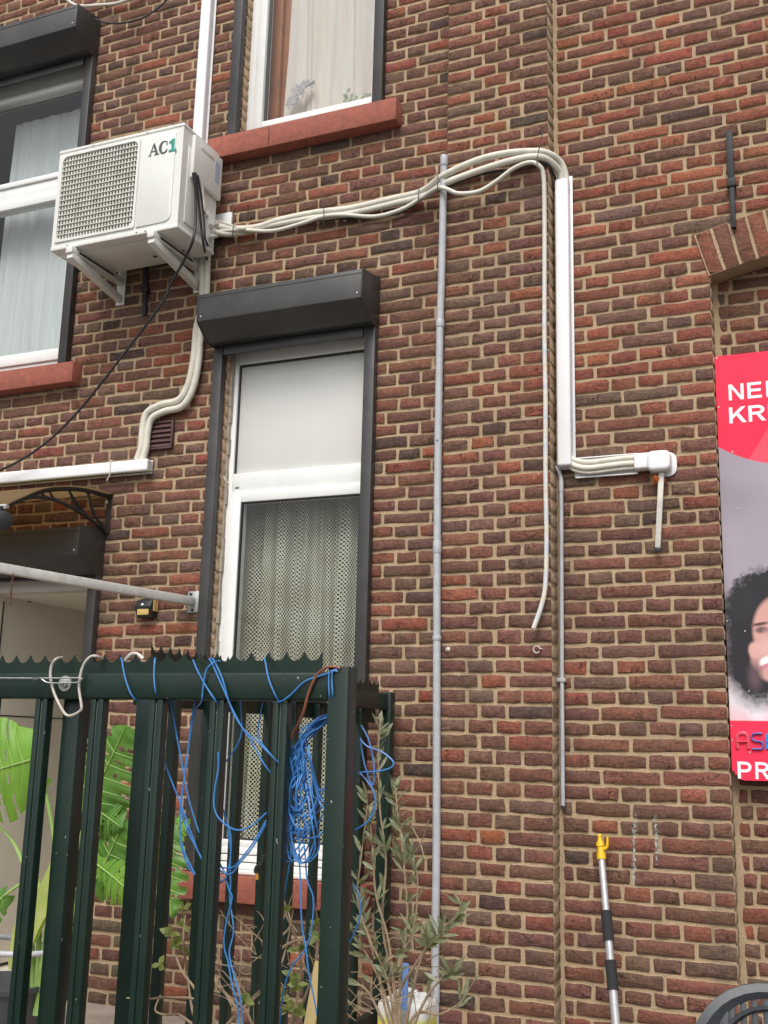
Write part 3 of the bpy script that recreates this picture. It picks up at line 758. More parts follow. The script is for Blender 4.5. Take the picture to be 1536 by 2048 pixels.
def strip_glyph(o_, i_): return [[o_[k], o_[k+1], i_[len(i_)-2-k], i_[len(i_)-1-k]] for k in range(len(o_)-1)]
glyph(strip_glyph(outer, inner)+[[(.80, .95), (.86, .95), (.88, .62), (.82, .62)], [(.78, .10), (.86, .10), (.90, .30), (.86, .30)]], TX+.058, .052, PRINTD, 'letter')
glyph([[(.32, .0), (.74, 0), (.74, 1.04), (.50, 1.04)], [(.02, .82), (.04, .70), (.50, .78), (.50, 1.04)], [(.50, 1.04), (.50, .78), (.32, .70), (.32, 0.5)], [(0.05, -.02), (1, -.02), (1, .16), (.05, .16)]], TX+.112, .043, TEAL, 'figure')

# brackets under the unit
def bracket(x, label):
    t_ = thing('wall_bracket', (x, WL, 3.74), label, 'bracket', 'air conditioner wall brackets')
    MB().bar((x, -.475, AZ0-.019), (x, WL-.012, AZ0-.019), .038, .034).build('arm', ACW, t_, bevel=.003)
    MB().bar((x, -.465, AZ0-.045), (x, WL-.02, 3.755), .036, .034).build('strut', ACW, t_, bevel=.003)
    MB().box(x-.026, x+.026, WL-.012, WL-.004, 3.725, 3.96).build('wall_plate', ACW, t_, bevel=.002)
    m = MB(); m.lathe([(.008, 0), (.007, .006)], (x, WL-.012, 3.742), (0, -1, 0), 6); m.build('bolt', GALV, t_)
    MB().box(x+.0195, x+.0215, -.42, -.15, AZ0-.024, AZ0-.014).build('slot', BLACKP, t_)
bracket(-3.372, 'white bracket under the left end of the air conditioner'); bracket(-2.905, 'white bracket under the right end of the air conditioner')

# ------------------------------------------------------------------ trunking, pipes, cables
def pl3(lst, Y=None):
    return [at(p[0], p[1], p[2] if len(p) > 2 else Y) for p in lst]
def cable(name, lst, r, mat, label, cat='cable', Y=-.085, group=None, seg=8, sub=5):
    return tag(MB().tube(pl3(lst, Y), r, seg, sub).build(name, mat, None, smooth=True), label, cat, group)
def half_trunk(name, x0, x1, z0, z1, face, dep, label, vertical=True):
    t_ = thing(name, ((x0+x1)/2, face, z0), label, 'trunking')
    if vertical:
        MB().box(x0, x1, face-dep, face-.012, z0, z1).build('cover', WHITE2, t_, bevel=.010, seg=4)
        MB().box(x0-.003, x1+.008, face-.0115, face-.006, z0-.004, z1+.03).build('back_plate', WHITE2, t_, bevel=.001)
    else:
        MB().box(x0, x1, face-dep, face-.012, z0, z1).build('cover', WHITE2, t_, bevel=.010, seg=4)
        MB().box(x0, x1-.004, face-.0115, face-.006, z0-.003, z1+.003).build('back_plate', WHITE2, t_, bevel=.001)
    return t_
half_trunk('cable_trunking', -1.102, -1.043, 2.697, 3.985, WR, .062, 'long white upright trunking in the corner right of the pilaster')
half_trunk('cable_trunking', -2.972, -2.912, 4.50, 6.2, WL, .055, 'white upright trunking rising behind the air conditioner')
tl = half_trunk('cable_trunking', -4.9, -3.097, 2.822, 2.882, WL, .062, 'white level trunking with green algae above the canopy', False)
ALG = simple('algae_stain', (.20, .20, .06), .8, var=.4, scale=40)
m = MB(); pz = 2.8215
for i in range(46):
    x = -4.6+i*.033; m.box(x, x+.034, WL-.057+R(0, .01), WL-.03, pz-.0012, pz+.0008)
m.build('algae', ALG, tl)
MB().box(-3.0985, -3.0965, WL-.053, WL-.02, 2.83, 2.874).build('open_end', simple('shaded_inside_plastic', (.5, .5, .5), .6), tl)  # flat end plate; shade of the hollow inside is put into its grey
m = MB(); cx_ = at(222, 930, WL-.06).x
m.tube([(cx_, WL-.064, 2.815), (cx_, WL-.066, 2.85), (cx_, WL-.064, 2.888), (cx_, WL-.03, 2.889)], .0025, 6)
m.tube([(cx_, WL-.064, 2.815), (cx_-.004, WL-.066, 2.802), (cx_-.012, WL-.07, 2.785)], .002, 6)
m.build('tie', CREAM, tl, smooth=True)

sp3 = lambda px, py, X=-2.745: (px, py, CAM.y+X/ray(px, py).x)
g1 = 'insulated pipes between air conditioner and trunking'
up = [(405, 418, -.17), (420, 440, -.13), (450, 456, -.09), (510, 455, -.085), (560, 440, -.085), (633, 425, -.085), (700, 417, -.085), (783, 398, -.085), (843, 383, -.1), (886, 352, -.16), (948, 323, -.165), (1005, 308, -.165), (1058, 303, -.15), (1093, 306, -.13), (1120, 324, -.07), (1131, 352, -.045), (1132, 390, -.04)]
cable('insulated_pipe', up, .0152, CREAM, 'upper of the two thick cream pipes swooping across the wall to the corner trunking', 'pipe', group=g1, seg=12)
lo = [(404, 432, -.17), (418, 455, -.14), (440, 467, -.1), (480, 466, -.085), (540, 452, -.08), (620, 437, -.08), (700, 427, -.08), (783, 408, -.08), (850, 391, -.1), (892, 366, -.15), (970, 337, -.155), (1036, 318, -.155), (1080, 314, -.14), (1104, 326, -.1), (1121, 350, -.05), (1122, 390, -.04)]
cable('insulated_pipe', lo, .0152, CREAM, 'lower of the two thick cream pipes swooping across the wall to the corner trunking', 'pipe', group=g1, seg=12)
thin = [(403, 440, -.16), (412, 462, -.13), (433, 463, -.1), (483, 460, -.105), (543, 462, -.105), (600, 448, -.105), (647, 433, -.105), (690, 430, -.105), (750, 433, -.105), (800, 420, -.105), (837, 400, -.11), (873, 377, -.17), (893, 378, -.185), (917, 387, -.18), (957, 383, -.16), (992, 363, -.16), (1027, 337, -.17), (1058, 325, -.18), (1076, 330, -.18), (1087, 352, -.16), (1089, 440, -.135), (1089, 560, -.13), (1089, 676, -.13), (1091, 800, -.13), (1091, 940, -.13), (1093, 1079, -.13), (1091, 1166, -.135), (1084, 1208, -.14), (1067, 1257, -.15)]
def hose_mat():
    b = NB('striped_condensate_hose'); sp = b.n('SeparateXYZ'); b.link(b.pos(), sp.inputs[0])
    s_ = b.math('SINE', b.math('MULTIPLY', sp.outputs[2], 46)); c = b.mix(b.ramp(s_, -.9, .9), (.60, .52, .40), (.46, .53, .62))
    n = b.noise(30, 4, .6, b.pos()); c = b.mix(b.ramp(n, .35, .65), c, (.66, .64, .58))
    m_ = b.ramp(sp.outputs[2], 3.3, 3.8); c = b.mix(m_, c, (.64, .62, .53))
    b.bsdf(c, .5); return b.m
cable('condensate_hose', thin, .0096, hose_mat(), 'thin pale hose looping off the pipes and hanging down the pilaster with a free end', 'hose', seg=10)
cable('white_cable', [sp3(398, 348), sp3(404, 372), sp3(407, 400), sp3(410, 425), (424, 438, -.13), (450, 446, -.1), (480, 456, -.1)], .0055, CREAM, 'thin white cable from the service cover joining the cream pipes')
cable('insulated_pipe', [(404, 405, -.2), (412, 425, -.15), (430, 443, -.11), (455, 455, -.095), (490, 458, -.12)], .008, CREAM, 'short thin cream pipe bending out beside the air conditioner valves', 'pipe')
cable('insulated_pipe', [(407, 425, -.16), (422, 447, -.13), (432, 454, -.12), (428, 444, -.12), (414, 428, -.14)], .006, CREAM, 'small loop of thin cream pipe by the air conditioner valves', 'pipe')
cable('black_cable', [(430, 452, -.09), (520, 458, -.075), (640, 440, -.07), (720, 436, -.07), (800, 425, -.07), (850, 395, -.09), (900, 372, -.14), (960, 349, -.13), (1030, 338, -.13), (1085, 325, -.13), (1108, 350, -.07), (1112, 380, -.03)], .006, RUBBER, 'thin black cable running under the cream pipes', 'cable')
dp = [(403, 500, -.12), (403, 517, -.09), (405, 577, -.085), (402, 620, -.085), (393, 657, -.085), (388, 713, -.085), (377, 767, -.085), (357, 800, -.085), (320, 810, -.085), (293, 827, -.085), (285, 860, -.085), (283, 893, -.085), (274, 920, -.085)]
cable('insulated_pipe', dp, .0168, CREAM, 'left of the paired cream pipes dropping from the air conditioner to the level trunking', 'pipe', seg=12)
dq = [(414, 500, -.12), (415, 517, -.085), (413, 583, -.085), (410, 625, -.085), (402, 667, -.085), (397, 727, -.085), (385, 780, -.085), (364, 813, -.085), (328, 823, -.085), (303, 838, -.085), (295, 867, -.085), (292, 897, -.085), (285, 920, -.085)]
cable('insulated_pipe', dq, .0168, CREAM, 'right of the paired cream pipes dropping from the air conditioner to the level trunking', 'pipe', seg=12)
cable('power_cable', [sp3(386, 345), sp3(391, 387), sp3(391, 441), sp3(386, 480), (369, 519, -.32), (340, 571, -.30), (325, 605, -.29), (250, 705, -.25), (150, 830, -.2), (70, 902, -.17), (-10, 945, -.16), (-120, 985, -.16)], .0065, RUBBER, 'long black cable sagging from the air conditioner to the left edge')
cable('power_cable', [sp3(391, 345), sp3(397, 400), sp3(402, 450), sp3(407, 488), (412, 512, -.12), (418, 530, -.08)], .006, RUBBER, 'black cable down the side of the air conditioner beside the valves')
cable('power_cable', [sp3(395, 350), sp3(402, 390), sp3(408, 440), sp3(411, 480), (425, 498, -.08), (445, 478, -.062)], .005, RUBBER, 'black cable hooked from the air conditioner to the wall right of it')
cable('black_cable', [(190, 38, -.12), (215, 46, -.1), (245, 46, -.09), (285, 36, -.085), (318, 15, -.085), (345, -12, -.085)], .005, RUBBER, 'short black cable sagging at the top beside the left shutter box')
cable('white_cable', [(120, -14, -.12), (140, 4, -.11), (160, 12, -.1), (200, 10, -.08), (235, 6, -.08), (270, -8, -.08), (300, -30, -.08)], .0085, CREAM, 'thin white pipe behind the top of the left shutter box', 'pipe')
for i, (px, py, tx_, ty_) in enumerate(((467, 462, 465, 402), (648, 440, 643, 378), (838, 392, 822, 345), (1075, 330, 1088, 255), (876, 370, 862, 318))):
    Y = -.12 if i < 3 else -.195
    m = MB(); c = at(px, py, Y); 
    m.tube([c+Vector((0, -.004, -.035)), c+Vector((.002, -.012, 0)), c+Vector((.001, -.006, .034)), at(tx_, ty_, Y)], .0022, 5)
    lab = ['black cable tie on the pipes close to the air conditioner', 'black cable tie on the pipes above the shutter box', 'black cable tie on the pipes left of the grey conduit', 'black cable tie with long tail on the pipes at the corner', 'black cable tie where the pipes cross the grey conduit'][i]
    tag(m.build('cable_tie', RUBBER, None, smooth=True), lab, 'cable tie', 'cable ties on the pipe bundle')
# junction plate behind pipes
jp = thing('cable_plate', at(447, 442, WL), 'small white plate with slots on the wall beside the air conditioner', 'plate')
a, b_ = at(415, 438, WL-.01), at(463, 462, WL-.01)
MB().box(a.x, b_.x, WL-.02, WL-.004, b_.z-.02, a.z+.01).build('base', WHITE2, jp, bevel=.003); MB().box(b_.x-.04, b_.x-.01, WL-.0215, WL-.0195, b_.z+.0, b_.z+.02).build('slot', GALV, jp)
# level run to the end cap
ec = thing('trunking_elbow', (-.70, WR, 2.68), 'white rounded wall cover where the pipes end on the right wall', 'pipe cover')
def rounded(x0, x1, z0, z1, r, n=5):
    P_ = []
    for (cx2, cz2, a) in ((x1-r, z0+r, -90), (x1-r, z1-r, 0), (x0+r, z1-r, 90), (x0+r, z0+r, 180)):
        P_ += [(cx2+r*math.cos(rad(a+90*i/n)), cz2+r*math.sin(rad(a+90*i/n))) for i in range(n+1)]
    return P_
MB().prism(rounded(-.712, -.628, 2.632, 2.733, .035), 'y', -.012, -.004).build('flange', WHITE2, ec, bevel=.003)
MB().prism(rounded(-.79, -.70, 2.661, 2.727, .01), 'y', -.058, -.004).build('sleeve', WHITE2, ec, bevel=.008, seg=3)
MB().prism(rounded(-.735, -.645, 2.645, 2.728, .022), 'y', -.075, -.006).build('cap', WHITE2, ec, bevel=.014, seg=4)
MB().lathe([(.008, 0), (.008, .0008)], (-.765, -.0575, 2.70), (0, -1, 0), 16).build('embossed_mark', WHITE2, ec)
tr2 = thing('open_trunking', (-.92, WR, 2.66), 'open white trunking base carrying the pipes to the rounded wall cover', 'trunking')
MB().box(-1.04, -.782, -.010, -.005, 2.655, 2.735).build('back_plate', WHITE2, tr2)
MB().box(-1.03, -.782, -.022, -.0102, 2.7325, 2.7365).build('edge_rail', WHITE2, tr2); MB().box(-1.03, -.782, -.024, -.0102, 2.650, 2.6545).build('edge_rail', WHITE2, tr2)
for i, (z, dy) in enumerate(((2.712, -.032), (2.688, -.036), (2.670, -.03))):
    cable2 = MB().tube([(-1.075, dy, z+.055), (-1.062, dy, z+.035), (-1.035, dy, z+.012), (-.98, dy, z-.003), (-.90, dy, z), (-.83, dy, z+.003), (-.775, dy, z+.002)], .0125 if i < 2 else .008, 10, 5).build('insulated_pipe', CREAM, None, smooth=True)
    tag(cable2, ['upper cream pipe turning out of the upright trunking to the rounded cover', 'middle cream pipe turning out of the upright trunking to the rounded cover', 'thin lowest cream pipe turning out of the upright trunking'][i], 'pipe', 'pipes between trunking and wall cover')
m = MB()
for i in range(9): 
    c = Vector((-.690+R(-.022, .018), -.03+R(-.02, .012), 2.628+R(-.016, .012))); s_ = R(.008, .015)
    m.lathe([(.3*s_, -s_), (s_, -.3*s_), (.9*s_, .4*s_), (.3*s_, s_)], c, (R(-1, 1), R(-1, 1), 1), 7)
tag(m.build('foam_lump', ORANGE, None, smooth=True), 'orange expanding foam lump under the rounded white pipe cover', 'foam')
dh = thing('drain_hose', (-.70, -.04, 2.33), 'flat pale strip of hose with black end hanging under the rounded pipe cover', 'hose')
MB().bar(at(1323, 945, -.04), at(1315.5, 1096, -.03), .0225, .012, Vector((0, 1, 0))).build('hose', simple('translucent_hose', (.60, .57, .50), .5, var=.12, scale=30, dirt=.3), dh, bevel=.004)
MB().bar(at(1315.6, 1095, -.03), at(1315, 1104, -.03), .0235, .013, Vector((0, 1, 0))).build('end_plug', BLACKP, dh, bevel=.002)
# grey conduits
gc = thing('grey_conduit', (-1.60, -.13, .4), 'long grey plastic conduit standing along the pilaster edge', 'conduit')
gp = [(888, 318, -.155), (886, 420, -.145), (883, 560, -.135), (880, 650, -.13), (876.5, 860, -.13), (875, 1000, -.13), (874, 1150, -.13), (873.5, 1400, -.13), (873, 1700, -.13), (871, 1850, -.13), (870, 2060, -.13), (868, 2180, -.13)]
MB().tube(pl3(gp), .0160, 14, 4).build('pipe', GREYP, gc, smooth=True)
def conduit_sleeve(a, b_, r, name): MB().tube(pl3([a, b_]), r, 14, 1).build(name, GREYP, gc, bevel=.002)
conduit_sleeve((888.6, 312, -.155), (888, 332, -.155), .0178, 'end_socket'); conduit_sleeve((880.6, 640, -.13), (880.2, 655, -.13), .0188, 'clip'); conduit_sleeve((874.5, 1082, -.13), (874.3, 1107, -.13), .0182, 'socket'); conduit_sleeve((873.8, 1272, -.13), (873.7, 1281, -.13), .0188, 'clip'); conduit_sleeve((870.6, 1968, -.13), (870.4, 2005, -.13), .0182, 'socket')
MB().lathe([(.004, 0), (.0038, .001)], at(874.5, 881, -.1458), (0, -1, 0), 8).build('hole', BLACKP, gc)
tc = thing('thin_conduit', (-1.10, -.02, 1.34), 'thin grey conduit rising up the corner right of the pilaster', 'conduit')
MB().tube(pl3([(1110, 934, -.02), (1117, 941, -.024), (1122, 958, -.024), (1122.5, 985, -.024), (1123, 1100, -.024), (1124, 1360, -.024), (1125, 1500, -.024), (1126, 1616, -.024)]), .0085, 12, 5).build('pipe', GREYP, tc, smooth=True)
MB().tube(pl3([(1122, 960, -.024), (1122.4, 984, -.024)]), .010, 12, 1).build('socket', GREYP, tc, smooth=True)
c = at(1123.5, 1360, -.024); MB().box(c.x-.017, c.x+.016, -.036, -.006, c.z-.008, c.z+.008).build('clip', GREYP, tc, bevel=.002)
MB().tube(pl3([(1125.9, 1611, -.024), (1126, 1618, -.024)]), .0088, 12, 1).build('end', BLACKP, tc)

# ------------------------------------------------------------------ iron wall anchors, vent, hooks, marks
def anchor(pts_top, pts_bot, Y, label):
    a, b_ = at(*pts_top, Y), at(*pts_bot, Y); t_ = thing('wall_anchor', b_, label, 'wall anchor', 'iron wall anchors')
    mid = a.lerp(b_, .55)
    MB().bar(a, mid, .026, .016, Vector((0, 1, 0))).build('upper_bar', IRON, t_, bevel=.002)
    MB().bar(mid, b_, .020, .018, Vector((0, 1, 0))).build('lower_bar', IRON, t_, bevel=.002)
    MB().bar(a.lerp(b_, .50), a.lerp(b_, .585), .036, .028, Vector((0, 1, 0))).build('collar', IRON, t_, bevel=.003)
    MB().bar(mid+Vector((0, .005, 0)), mid+Vector((0, .08, 0)), .02, .02).build('tie_rod', IRON, t_)
anchor((1458, 262), (1467.5, 456), -.022, 'black iron wall anchor above the niche arch'); anchor((292, 520), (289, 632), -.075, 'black iron wall anchor under the air conditioner')
vt = thing('vent_cover', (-3.06, WL, 2.94), 'small brown louvred vent on the wall beside the paired pipes', 'vent')
m = MB(); frame_rect(m, -3.135, -2.990, 2.935, 3.076, .010, WL-.022, WL-.003); m.build('frame', BROWNV, vt, bevel=.002)
for i in range(5):
    z = 2.947+i*.0242; m = MB(); m.prism([(WL-.010, z+.0235), (WL-.022, z), (WL-.019, z-.001), (WL-.006, z+.0225)], 'x', -3.125, -3.0); m.build('slat', BROWNV, vt)
m = MB(); c = at(1074, 1299, WP-.012)
m.tube([c+Vector((.0135*math.cos(a), -.004, .0135*math.sin(a))) for a in [i*.52 for i in range(12)]], .003, 6, 2); m.tube([c+Vector((.013, 0, .003)), c+Vector((.022, .02, .004))], .003, 6, 1)
tag(m.build('ring_hook', STEELW, None, smooth=True), 'small open ring hook screwed into the pilaster below the hose end', 'hook')
tag(MB().lathe([(.010, 0), (.010, .003), (.004, .005), (.004, .012)], at(896, 1299, WP-.002), (0, -1, 0), 12).build('wall_plug', STEELW, None, smooth=True), 'small pale screw with washer in the pilaster beside the grey conduit', 'screw')
tag(MB().lathe([(.008, 0), (.007, .008), (.002, .01)], at(690, 441, WL-.004), (0, -1, 0), 10).build('wall_plug', WHITE, None, smooth=True), 'white plug in the wall just under the cream pipes', 'screw')
def paint_mat(col, thr):
    b = NB('chalk_mark'); n = b.noise(130, 6, .75, b.pos((1, 1, .55))); e = b.n('Attribute', attribute_name='edge').outputs['Fac']
    f = b.ramp(b.math('ADD', n, b.math('MULTIPLY', e, -.34)), thr, thr+.1, 0, .75)
    d = b.n('BsdfDiffuse'); d.inputs[0].default_value = (*col, 1); t_ = b.n('BsdfTransparent'); mx = b.n('MixShader'); b.link(f, mx.inputs[0]); b.link(t_.outputs[0], mx.inputs[1]); b.link(d.outputs[0], mx.inputs[2]); b.link(mx.outputs[0], b.out.inputs[0]); return b.m
CHALK = paint_mat((.55, .64, .58), .43); SMEAR = paint_mat((.66, .62, .56), .50)
def mark(lst, wd, Y, mat, label):
    pts = catmull(pl3(lst, Y), 6); V, E = [], []; n_ = len(pts)
    for i, p in enumerate(pts):
        q = abs(2*i/(n_-1)-1)
        for s_ in (-1, -.5, 0, .5, 1): V.append(p+Vector((wd*.5*s_, 0, 0))); E.append(max(abs(s_), q**4))
    me = bpy.data.meshes.new('chalk_mark'); me.from_pydata(V, [], [(i*5+j, i*5+j+1, i*5+j+6, i*5+j+5) for i in range(n_-1) for j in range(4)]); me.materials.append(mat)
    a_ = me.attributes.new('edge', 'FLOAT', 'POINT'); a_.data.foreach_set('value', E); tag(link('chalk_mark', me), label, 'paint mark')
mark([(1271, 1600), (1270, 1650), (1268, 1700), (1269, 1760), (1270, 1805)], .052, -.0075, CHALK, 'left of the two pale chalk streaks beside the yellow-tipped pole')
mark([(1308, 1612), (1311, 1660), (1313, 1700), (1314, 1745)], .048, -.0075, CHALK, 'right of the two pale chalk streaks beside the yellow-tipped pole')
mark([(893, 1548), (910, 1546), (925, 1547)], .04, WP-.0075, SMEAR, 'small white smear on the pilaster beside the grey conduit')
mark([(1046, 972), (1062, 962), (1080, 945), (1092, 938)], .05, WP-.0075, SMEAR, 'pale plaster smear on the pilaster behind the hanging hose')
mark([(1248, 1978), (1252, 1992), (1256, 2006)], .03, -.0075, SMEAR, 'faint white smear low on the wall right of the pole')

# ------------------------------------------------------------------ poster board in the niche
PX0, PX1, PY = -.472, .80, .028
def px_z(px, py): return at(px, py, PY)
zt, zb_ = px_z(1440, 712).z, px_z(1465, 1560).z
def poster_mat():
    b = NB('poster_print'); sp = b.n('SeparateXYZ'); b.link(b.pos(), sp.inputs[0]); X, Z = sp.outputs[0], sp.outputs[2]
    def ell(cx_, cz_, rx, rz, soft=.15, rot=0., wv=0.):
        dx, dz = b.math('SUBTRACT', X, cx_), b.math('SUBTRACT', Z, cz_)
        c_, s_ = math.cos(rot), math.sin(rot)
        u = b.math('DIVIDE', b.math('ADD', b.math('MULTIPLY', dx, c_), b.math('MULTIPLY', dz, s_)), rx); v = b.math('DIVIDE', b.math('SUBTRACT', b.math('MULTIPLY', dz, c_), b.math('MULTIPLY', dx, s_)), rz)
        r2 = b.math('ADD', b.math('MULTIPLY', b.math('SUBTRACT', b.noise(34, 3, .6, b.pos()), .5), wv), b.math('SQRT', b.math('ADD', b.math('MULTIPLY', u, u), b.math('MULTIPLY', v, v))))
        return b.ramp(r2, 1+soft, 1-soft)
    def E(px, py, rx, rz, soft=.15, rot=0., wv=0.):
        p = px_z(px, py); k = (PY-CAM.y)/F_PX*1.02
        return ell(p.x, p.z, rx*k*.95, rz*k*1.04, soft, rot, wv)
    # backdrop, fading to a darker lower left
    c = b.mix(b.ramp(b.noise(2.2, 2, .5, b.pos()), .35, .65), (.30, .26, .30), (.40, .35, .40))
    c = b.mix(E(1425, 1330, 60, 120, .6), c, (.17, .14, .16))
    # shoulders, hair, face
    c = b.mix(E(1500, 1425, 70, 60, .4), c, (.74, .52, .56)); c = b.mix(E(1480, 1388, 32, 26, .5), c, (.72, .66, .70)); c = b.mix(E(1515, 1395, 22, 40, .4), c, (.80, .74, .78))
    c = b.mix(E(1536, 1232, 84, 84, .10, 0, .6), c, (.032, .03, .034)); c = b.mix(E(1512, 1315, 58, 84, .22, 0, .4), c, (.03, .028, .032)); c = b.mix(E(1480, 1205, 26, 26, .4, 0, .6), c, (.035, .034, .038))
    c = b.mix(E(1562, 1262, 52, 64, .07), c, (.62, .34, .29)); c = b.mix(E(1554, 1316, 48, 44, .08, -.4), c, (.60, .33, .29)); c = b.mix(E(1509, 1300, 11, 14, .25), c, (.66, .37, .33))
    c = b.mix(E(1524, 1260, 12, 6, .35), c, (.16, .10, .10)); c = b.mix(E(1526, 1290, 7, 22, .6, -.2), c, (.62, .36, .35)); c = b.mix(E(1536, 1322, 17, 9, .2, .45), c, (.88, .84, .84)); c = b.mix(E(1530, 1333, 15, 4, .3, .45), c, (.58, .24, .27)); c = b.mix(E(1510, 1352, 12, 22, .6), c, (.12, .08, .09))
    c = b.mix(E(1520, 1248, 16, 3, .5, .15), c, (.10, .06, .06)); c = b.mix(E(1540, 1296, 20, 12, .7), c, (.70, .42, .38))
    # red top disc and red foot
    red = b.mix(b.ramp(b.noise(3, 2, .5, b.pos()), .3, .7), (.80, .028, .075), (.86, .045, .095))
    pc = px_z(1536, 934); disc = ell(PX0+.31, pc.z+.52, .535, .52, .004)
    pale_side = b.ramp(b.math('SUBTRACT', b.math('MULTIPLY', b.math('SUBTRACT', X, px_z(1500, 915).x), 1.55), b.math('SUBTRACT', Z, px_z(1500, 915).z)), -.003, .003)  # paler red to the right of a slanting line across the disc
    redt = b.mix(pale_side, red, (.90, .085, .13))
    c = b.mix(disc, c, redt); c = b.mix(b.ramp(Z, pc.z+.30, pc.z+.302), c, red)
    c = b.mix(b.ramp(Z, px_z(1470, 1441).z+.002, px_z(1470, 1441).z-.002), c, (.84, .035, .085))
    b.bsdf(c, .55, 0, spec=.2); return b.m
sign = thing('poster_board', (PX0, PY, zb_), 'red and grey advertising board with a smiling curly-haired face and white capitals', 'sign')
chip = [(PX0, zt), (PX1, zt-.004), (PX1, zb_+.01), (PX0+.045, zb_), (PX0+.030, zb_+.004), (PX0+.026, zb_+.018), (PX0+.014, zb_+.020), (PX0+.012, zb_+.032), (PX0+.003, zb_+.034)]
MB().prism(chip, 'y', PY, PY+.004).build('board', poster_mat(), sign)
WPR = simple('white_print', (.88, .85, .85), .4, var=.02); BLP = simple('blue_print', (.06, .20, .52), .3, var=.25, scale=30); RDP = simple('red_raised_print', (.62, .06, .10), .3, var=.2, scale=30)
def stroke_letter(polys, org, sx, sz, mat, dy=.0006):
    m = MB()
    for i, q in enumerate(polys): m.prism([(org.x+p[0]*sx, org.z+p[1]*sz) for p in q], 'y', PY-dy-.00004*i, PY+.001)
    m.build('letter', mat, sign)
def bowl(x0, x1, z0, z1, t_, n_=10):
    cz_ = (z0+z1)/2; rz = (z1-z0)/2; rx = min(x1-x0, .42); xc = x1-rx
    o_ = [(x0, z1)]+[(xc+rx*math.sin(math.pi*i/n_), cz_+rz*math.cos(math.pi*i/n_)) for i in range(n_+1)]+[(x0, z0)]
    i_ = [(x0, z1-t_)]+[(xc+(rx-t_*1.25)*math.sin(math.pi*i/n_), cz_+(rz-t_)*math.cos(math.pi*i/n_)) for i in range(n_+1)]+[(x0, z0+t_)]
    return [[o_[k], o_[k+1], i_[k+1], i_[k]] for k in range(len(o_)-1)]
T = .17
LET = {'N': [[(0, 0), (.2, 0), (.2, 1), (0, 1)], [(.8, 0), (1, 0), (1, 1), (.8, 1)], [(.0, 1), (.22, 1), (1, 0), (.78, 0)]],
       'E': [[(0, 0), (.22, 0), (.22, 1), (0, 1)], [(.2, 0), (.95, 0), (.95, T), (.2, T)], [(.2, .42), (.88, .42), (.88, .42+T), (.2, .42+T)], [(.2, 1-T), (.93, 1-T), (.93, 1), (.2, 1)]],
       'I': [[(0, 0), (.22, 0), (.22, 1), (0, 1)]],
       'K': [[(0, 0), (.2, 0), (.2, 1), (0, 1)], [(.2, .26), (.2, .52), (.72, 1), (.98, 1)], [(.36, .56), (.52, .68), (1.02, 0), (.76, 0)]],
       'R': [[(0, 0), (.2, 0), (.2, 1), (0, 1)], [(.42, .46), (.64, .46), (1.02, 0), (.76, 0)]]+bowl(.19, .94, .42, 1, T),
       'P': [[(0, 0), (.22, 0), (.22, 1), (0, 1)]]+bowl(.2, .98, .37, 1, T),
       }
def word(text, px, py, h_px, mat, adv=1.22, wid=.78):
    o_ = px_z(px, py); h = h_px*(PY-CAM.y)/F_PX
    for ch in text:
        stroke_letter(LET[ch], o_, h*wid, h, mat); o_ = o_+Vector((h*wid*(adv if ch != 'I' else .4), 0, 0))
word('NEI', 1458, 801, 33, WPR, 1.24, .87); word('KRI', 1459, 847, 33, WPR, 1.14, .98); word('PR', 1476, 1557, 31, WPR, 1.24, .82)
def tube_letter(paths, org, s_, mat):
    m = MB()
    for p in paths: m.tube([Vector((org.x+q[0]*s_*.86, PY-.0032, org.z+q[1]*s_)) for q in p], .0072, 8, 4, flat=.45)
    m.build('letter', mat, sign, smooth=True)
LA = [[(.0, 0), (.0, .35), (.05, .85), (.3, 1), (.62, .98), (.78, .75), (.8, .35), (.8, 0)], [(0, .45), (.8, .45)]]
LS = [[(.8, 1), (.3, 1), (.04, .9), (.04, .62), (.3, .5), (.6, .48), (.8, .38), (.8, .1), (.6, 0), (.0, 0)]]
o_ = px_z(1475, 1497)
tube_letter(LA, o_, .056, RDP); tube_letter(LS, o_+Vector((.052, 0, 0)), .056, BLP); tube_letter(LA, o_+Vector((.106, 0, 0)), .056, BLP)
for (px, py) in ((1429, 717), (1431, 815), (1465, 904), (1438, 955), (1475, 1017), (1443, 1099), (1487, 1150), (1449, 1242), (1490, 1262), (1455, 1358), (1498, 1382), (1461, 1452), (1500, 1505), (1460, 1480)):
    p = px_z(px, py); 
    if p.x < PX0+.006: p.x = PX0+.008
    MB().lathe([(.0032, 0), (.0032, .0012), (.0016, .0014), (.0016, .0006)], (p.x, PY, p.z), (0, -1, 0), 10).build('screw', GALV, sign)

